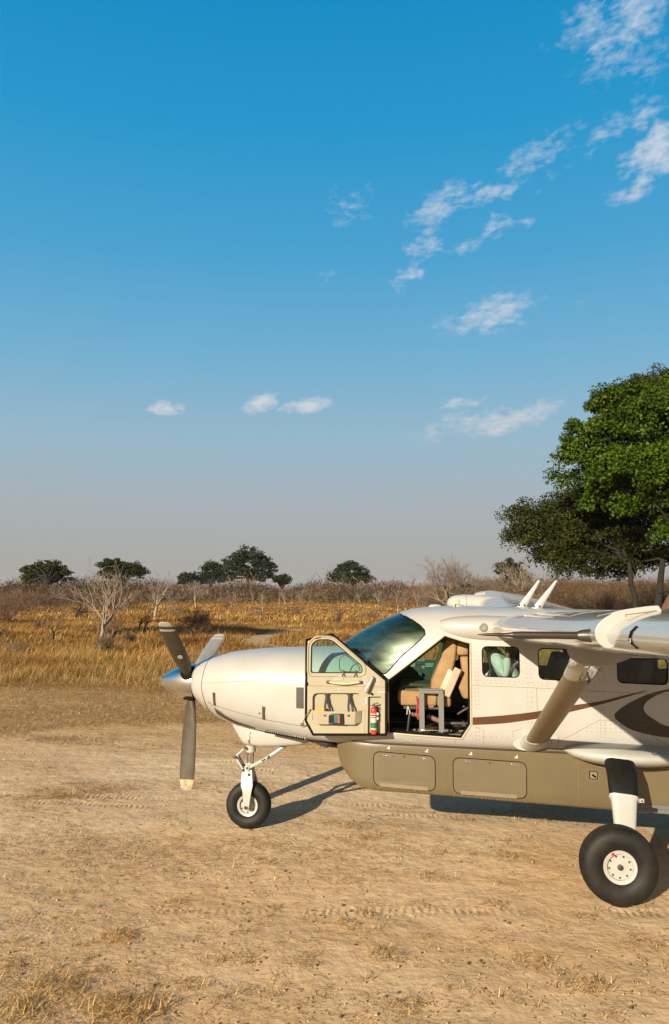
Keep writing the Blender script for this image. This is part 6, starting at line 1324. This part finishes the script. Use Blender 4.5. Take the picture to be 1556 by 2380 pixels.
for i, (px, base, top, r_, lab) in enumerate(((52, 1418, 1360, 0.12, 'thin brown leafless tree below the wide flat topped evergreen'), (150, 1408, 1350, 0.14, 'grey leafless tree just right of the flat topped evergreen'), (300, 1425, 1372, 0.09, 'brown leafless tree in the grass right of the white dead tree'), (405, 1418, 1372, 0.09, 'brown leafless tree between the pale dead tree and the small white one'),
        (540, 1412, 1368, 0.09, 'spindly grey tree standing under the largest round evergreen'), (612, 1418, 1380, 0.08, 'spindly brown tree in the grass under the right side of the largest evergreen'), (735, 1410, 1362, 0.10, 'pale grey leafless tree left of the lone evergreen'), (880, 1416, 1368, 0.10, 'pale leafless tree right of the lone evergreen'), (925, 1424, 1362, 0.12, 'leafless tree in the grass just above the windshield'))):
    bt(px, base, top, r_, 300 + i, (BARKB, BARKG, BARKP)[i % 3], lab, levels=5, spread=0.58, nb=(2, 4), trunk_f=0.34, curl=0.15, taper=0.62, rmin=0.010, ratio=0.76)
# leaning white branch
bt(1290, 1440, 1352, 0.055, 34, BARKW, 'pale fallen dead branches leaning behind the right wing root', levels=4, lean=(-0.9, 0.1), up=0.0, spread=0.5)
# thin pale trees along the far edge of the grass
rg = np.random.default_rng(99); protos = []
for k in range(4):
    protos.append(bare_tree('bare_tree', (0, 0, -500), 5.0, 0.12, 200 + k, (BARKG, BARKP, BARKG, BARKB)[k], 'thin leafless tree in the row along the far edge of the grass', group='thin bare trees along the far grass edge', levels=4, spread=0.42, nb=(3, 4), trunk_f=0.42, up=0.4, curl=0.13))
row = [(p, rg.uniform(1396, 1412)) for p in np.concatenate([np.linspace(590, 980, 30), np.linspace(470, 590, 6), np.linspace(0, 420, 16)])]
for i, (px, base) in enumerate(row):
    base = base + (4 if px < 300 else 0); d = bh(base); h = rg.uniform(30, 52) / F * d; s = h / 5.0; src = protos[i % 4]; lc = on_ground(px + rg.uniform(-8, 8), d)
    if i < 4: o = src
    else:
        o = src.copy(); sc.collection.objects.link(o)
        for ch in src.children:
            c2 = ch.copy(); c2.parent = o; sc.collection.objects.link(c2)
    o.location = lc; o.scale = (s * rg.uniform(0.8, 1.2), s * rg.uniform(0.8, 1.2), s); o.rotation_euler = (0, 0, rg.uniform(0, 6.28))
# ---- dry bushes in the grass
def bush(px, base, top, width, seed, bark, label, n=34, group='dry bushes in the grass'):
    d = bh(base); h = hgt(top, base, d); w = width / F * d / 2; rg = np.random.default_rng(seed); segs = []
    for k in range(n):
        a = rg.uniform(0, 6.28); q = rg.random() ** 0.6; tip = np.array((w * q * math.cos(a), w * q * math.sin(a), h * rg.uniform(0.45, 1.0) * (1 - 0.35 * q)))
        pts = [np.array((0.1 * math.cos(a), 0.1 * math.sin(a), 0.0)), tip * np.array((0.35, 0.35, 0.55)) + rg.normal(size=3) * 0.08 * h, tip]
        segs += [(pts[0], pts[1], 0.022, 0.014), (pts[1], pts[2], 0.014, 0.006)]
        for j in range(9):
            t = rg.uniform(0.2, 1); b = pts[1] + (pts[2] - pts[1]) * t; e = b + unit(rg.normal(size=3) + np.array((0, 0, 0.5))) * h * rg.uniform(0.12, 0.32); segs.append((b, e, 0.008, 0.004))
            for jj in range(2): b2 = b + (e - b) * rg.uniform(0.3, 0.9); segs.append((b2, b2 + unit(rg.normal(size=3) + np.array((0, 0, 0.3))) * h * rg.uniform(0.06, 0.16), 0.005, 0.003))
    t = empty('dry_bush', on_ground(px, d)); tag(t, label, 'bush', group); link_mesh('twigs', tubes_mesh('twigs', segs, 4), bark, t)
bush(462, 1474, 1412, 105, 41, BARKB, 'wide reddish brown thorn bush between propeller blades', 60)
bush(205, 1420, 1386, 95, 42, BARKB, 'low brown bush left of the white dead tree')
bush(20, 1440, 1365, 130, 43, BARKB, 'large brown bush at the left edge below the flat topped tree', 70)
bush(250, 1512, 1462, 60, 44, BARKB, 'small tangle of dead sticks round the base of the white dead tree')
for i, (px, base, top, w_, lab) in enumerate(((95, 1452, 1432, 60, 'low dry bush in front of the dark umbrella thorn tree'), (300, 1490, 1462, 50, 'small dry bush between the white dead tree and the propeller'), (415, 1432, 1398, 70, 'brown bush in the grass left of the reddish thorn bush'), (600, 1432, 1414, 60, 'low brown bush near the bend of the dirt track'),
        (690, 1424, 1404, 55, 'low brown bush above the middle of the engine cowling'), (860, 1436, 1412, 70, 'low dry bush right of the crooked brown sapling'), (910, 1412, 1388, 60, 'small brown bush in front of the far bare trees above the windshield'), (40, 1500, 1478, 60, 'low dry bush in the tall grass near the left edge'))):
    bush(px, base, top, w_, 400 + i, (BARKB, BARKG)[i % 2], lab, 26)
for i in range(14):
    px = 985 + 42 * i + 9 * (i % 3); bush(px, 1416 + 7 * (i % 4), 1350 + 11 * ((i * 5) % 4), 62 + 14 * (i % 3), 440 + i, (BARKP, BARKB, BARKG)[i % 3], 'leafless bush in the row of dry scrub beyond the fuselage roof and wing', 34, group='leafless scrub bushes beyond the roof and wing')
bush(530, 1408, 1382, 90, 45, BARKB, 'low red brown bush below the largest round evergreen')
# ---- brown leafless woodland that closes off the plain: one mass nobody could count
TWIG = island_mat('scrub_twigs', [(0, (0.030, 0.018, 0.010)), (0.4, (0.070, 0.040, 0.022)), (0.75, (0.125, 0.075, 0.042)), (1, (0.25, 0.17, 0.11))], 0.9)
TWIG2 = island_mat('scrub_twigs_warm', [(0, (0.035, 0.02, 0.010)), (0.5, (0.10, 0.056, 0.026)), (1, (0.22, 0.14, 0.075))], 0.9)
def scrub(name, spots, m, seed, nt=120, tw=0.05):
    rg = np.random.default_rng(seed); Vs = []
    for (x, y, w, h, sz) in spots:
        n = nt; u = rg.normal(size=(n, 3)); u /= np.linalg.norm(u, axis=1)[:, None]; r = rg.random(n) ** 0.5
        c = np.stack([x + u[:, 0] * w * r, y + u[:, 1] * w * r, h * (0.45 + 0.55 * u[:, 2] * r)], 1); c[:, 2] = np.maximum(c[:, 2], 0.05 * h)
        d = rg.normal(size=(n, 3)) * np.array((0.75, 0.75, 0.6)) + np.array((0, 0, 0.75)); d /= np.linalg.norm(d, axis=1)[:, None]; ln = sz * rg.uniform(0.5, 1.5, n)
        s = rg.normal(size=(n, 3)); s -= d * np.sum(s * d, 1)[:, None]; s /= np.linalg.norm(s, axis=1)[:, None]; ww = (tw * sz * rg.uniform(0.5, 1.3, n))[:, None]
        a = c - d * ln[:, None] / 2; b = c + d * ln[:, None] / 2; mid = c + s * ln[:, None] * 0.08
        Vs.append(np.stack([a, mid + s * ww, b, mid - s * ww], 1).reshape(-1, 3))
    V = np.concatenate(Vs); me = bpy.data.meshes.new(name); quick_mesh(me, V, np.arange(len(V)).reshape(-1, 4), smooth=False); return tag(link_mesh(name, me, m), kind='stuff')
spots = []
rg = np.random.default_rng(5)
for k in range(900):
    d = rg.uniform(190, 620) if k < 740 else rg.uniform(150, 240); px = rg.uniform(-120, 1680); p = on_ground(px, d); h = rg.uniform(2.2, 5.6) * (0.45 + 1.0 * float(vnoise(np.array(px / 45.0), np.array(d / 60.0), 3))) * (1 + max(0, d - 300) / 600)
    spots.append((p[0], p[1], h * rg.uniform(0.8, 1.6), h, h * 0.26))
TWIG3 = island_mat('scrub_twigs_grey', [(0, (0.030, 0.022, 0.015)), (0.4, (0.085, 0.062, 0.043)), (0.8, (0.16, 0.12, 0.088)), (1, (0.28, 0.22, 0.17))], 0.9)
TWIG4 = island_mat('scrub_leaves', [(0, (0.02, 0.022, 0.010)), (0.6, (0.05, 0.045, 0.02)), (1, (0.10, 0.08, 0.04))], 0.9)
scrub('scrub_woodland', spots[::2], TWIG, 6, 330, 0.05); scrub('scrub_woodland', spots[1::4], TWIG3, 7, 330, 0.04); scrub('scrub_woodland', spots[3::4], TWIG4, 8, 330, 0.045)
spots = []
for k in range(260):
    px = rg.uniform(960, 1640); d = rg.uniform(80, 200); p = on_ground(px, d); h = rg.uniform(0.8, 2.6) * (0.7 + 0.010 * d) * (0.8 if px < 1050 else 1.0)
    if px < 1030 and d < 110: continue
    spots.append((p[0], p[1], h * rg.uniform(0.8, 1.5), h, h * 0.13))
for k in range(90):
    px = rg.uniform(1130, 1660); d = rg.uniform(85, 150); p = on_ground(px, d); h = rg.uniform(2.6, 5.0); spots.append((p[0], p[1], h * rg.uniform(0.7, 1.2), h, h * 0.13))
scrub('thorn_scrub', spots, TWIG2, 9, 900, 0.03)
spots = []
for k in range(70):
    px = rg.uniform(-40, 330); d = rg.uniform(105, 180); p = on_ground(px, d); h = rg.uniform(1.5, 3.4); spots.append((p[0], p[1], h * rg.uniform(0.9, 1.6), h, h * 0.26))
scrub('thorn_scrub', spots, TWIG, 10, 380, 0.025)
# a tree standing left of the view: its shadow lies across the grass on the left
leafy_tree('leafy_tree', (-26.5, 19.5, 0), [(0, 0, 10.0, 3.8, 3.2, 1.5), (3, 0.5, 9.4, 2.6, 2.2, 1.2), (-3, 0.3, 9.3, 2.6, 2.2, 1.2)], [(0, 0, (0.2, 0), 7.5, 0.25)], 420, 0.6, 60, 0.3, LO, 77, 'tall spreading tree standing outside the left of the view', limbs=18)
leafy_tree('leafy_tree', (-24.5, 15.5, 0), [(0, 0, 11.0, 3.4, 3.0, 1.3), (2.8, 0.5, 10.6, 2.4, 2.2, 1.0)], [(0, 0, (0.2, 0), 8.5, 0.25)], 260, 0.6, 60, 0.3, LO, 78, 'taller slender tree nearer the strip outside the left of the view', limbs=14)

# ------------------------------------------------------------------ dusty air
hz = MB().box((0, 0, 11.5), (6400, 6400, 27)).build('haze', None, None, smooth=False); hz.data.materials.clear(); tag(hz, kind='stuff')
hm = bpy.data.materials.new('dusty_air'); hm.use_nodes = True; ht = hm.node_tree; ht.nodes.clear()
hv = N(ht, 'ShaderNodeVolumePrincipled'); hv.inputs['Color'].default_value = (0.86, 0.83, 0.79, 1); hv.inputs['Density'].default_value = 0.00005
ho = N(ht, 'ShaderNodeOutputMaterial'); L(ht, hv.outputs[0], ho.inputs['Volume']); hz.data.materials.append(hm)
# ------------------------------------------------------------------ pieces that are things of their own become objects of their own
def islands(me):
    nv = len(me.vertices); par = np.arange(nv); e = np.empty(len(me.edges) * 2, np.int32); me.edges.foreach_get('vertices', e); e = e.reshape(-1, 2)
    def find(i):
        while par[i] != i: par[i] = par[par[i]]; i = par[i]
        return i
    for a, b in e:
        ra, rb = find(a), find(b)
        if ra != rb: par[ra] = rb
    return np.array([find(i) for i in range(nv)])
SPLIT = {'window_seal', 'windshield_seal', 'cowling_latch', 'gear_bolt', 'placard', 'door_hinge', 'window_clip', 'pocket_strap', 'torque_link', 'seat_rail', 'sun_visor', 'foot_bracket', 'clip', 'boot_clamp', 'step', 'bracket',
         'belt_buckle', 'belt_reel', 'seat_frame', 'red_cord', 'white_tie', 'control_yoke', 'gauge', 'hinge', 'wheel_bolt', 'aerial_bolt', 'eyes', 'face', 'side_ledge', 'drag_link', 'panel_seam', 'trim_seam', 'cowling_seam', 'pitot_tube', 'instrument_panel', 'valve_handle', 'latch', 'oxygen_socket', 'nose_strut'}
def split_pieces(o):
    lab = islands(o.data); ids = np.unique(lab)
    if len(ids) < 2 or len(ids) > 40: return
    for q in ids[1:]:
        bm = bmesh.new(); bm.from_mesh(o.data); bmesh.ops.delete(bm, geom=[v for v in bm.verts if lab[v.index] != q], context='VERTS'); me = bpy.data.meshes.new(o.name.split('.')[0]); bm.to_mesh(me); bm.free()
        c = o.copy(); c.data = me; sc.collection.objects.link(c)
        for m_ in o.data.materials:
            if len(me.materials) < len(o.data.materials): me.materials.append(m_)
    bm = bmesh.new(); bm.from_mesh(o.data); bmesh.ops.delete(bm, geom=[v for v in bm.verts if lab[v.index] != ids[0]], context='VERTS'); bm.to_mesh(o.data); bm.free()
for o in [q for q in sc.objects if q.type == 'MESH' and q.parent is not None and q.name.split('.')[0] in SPLIT]: split_pieces(o)
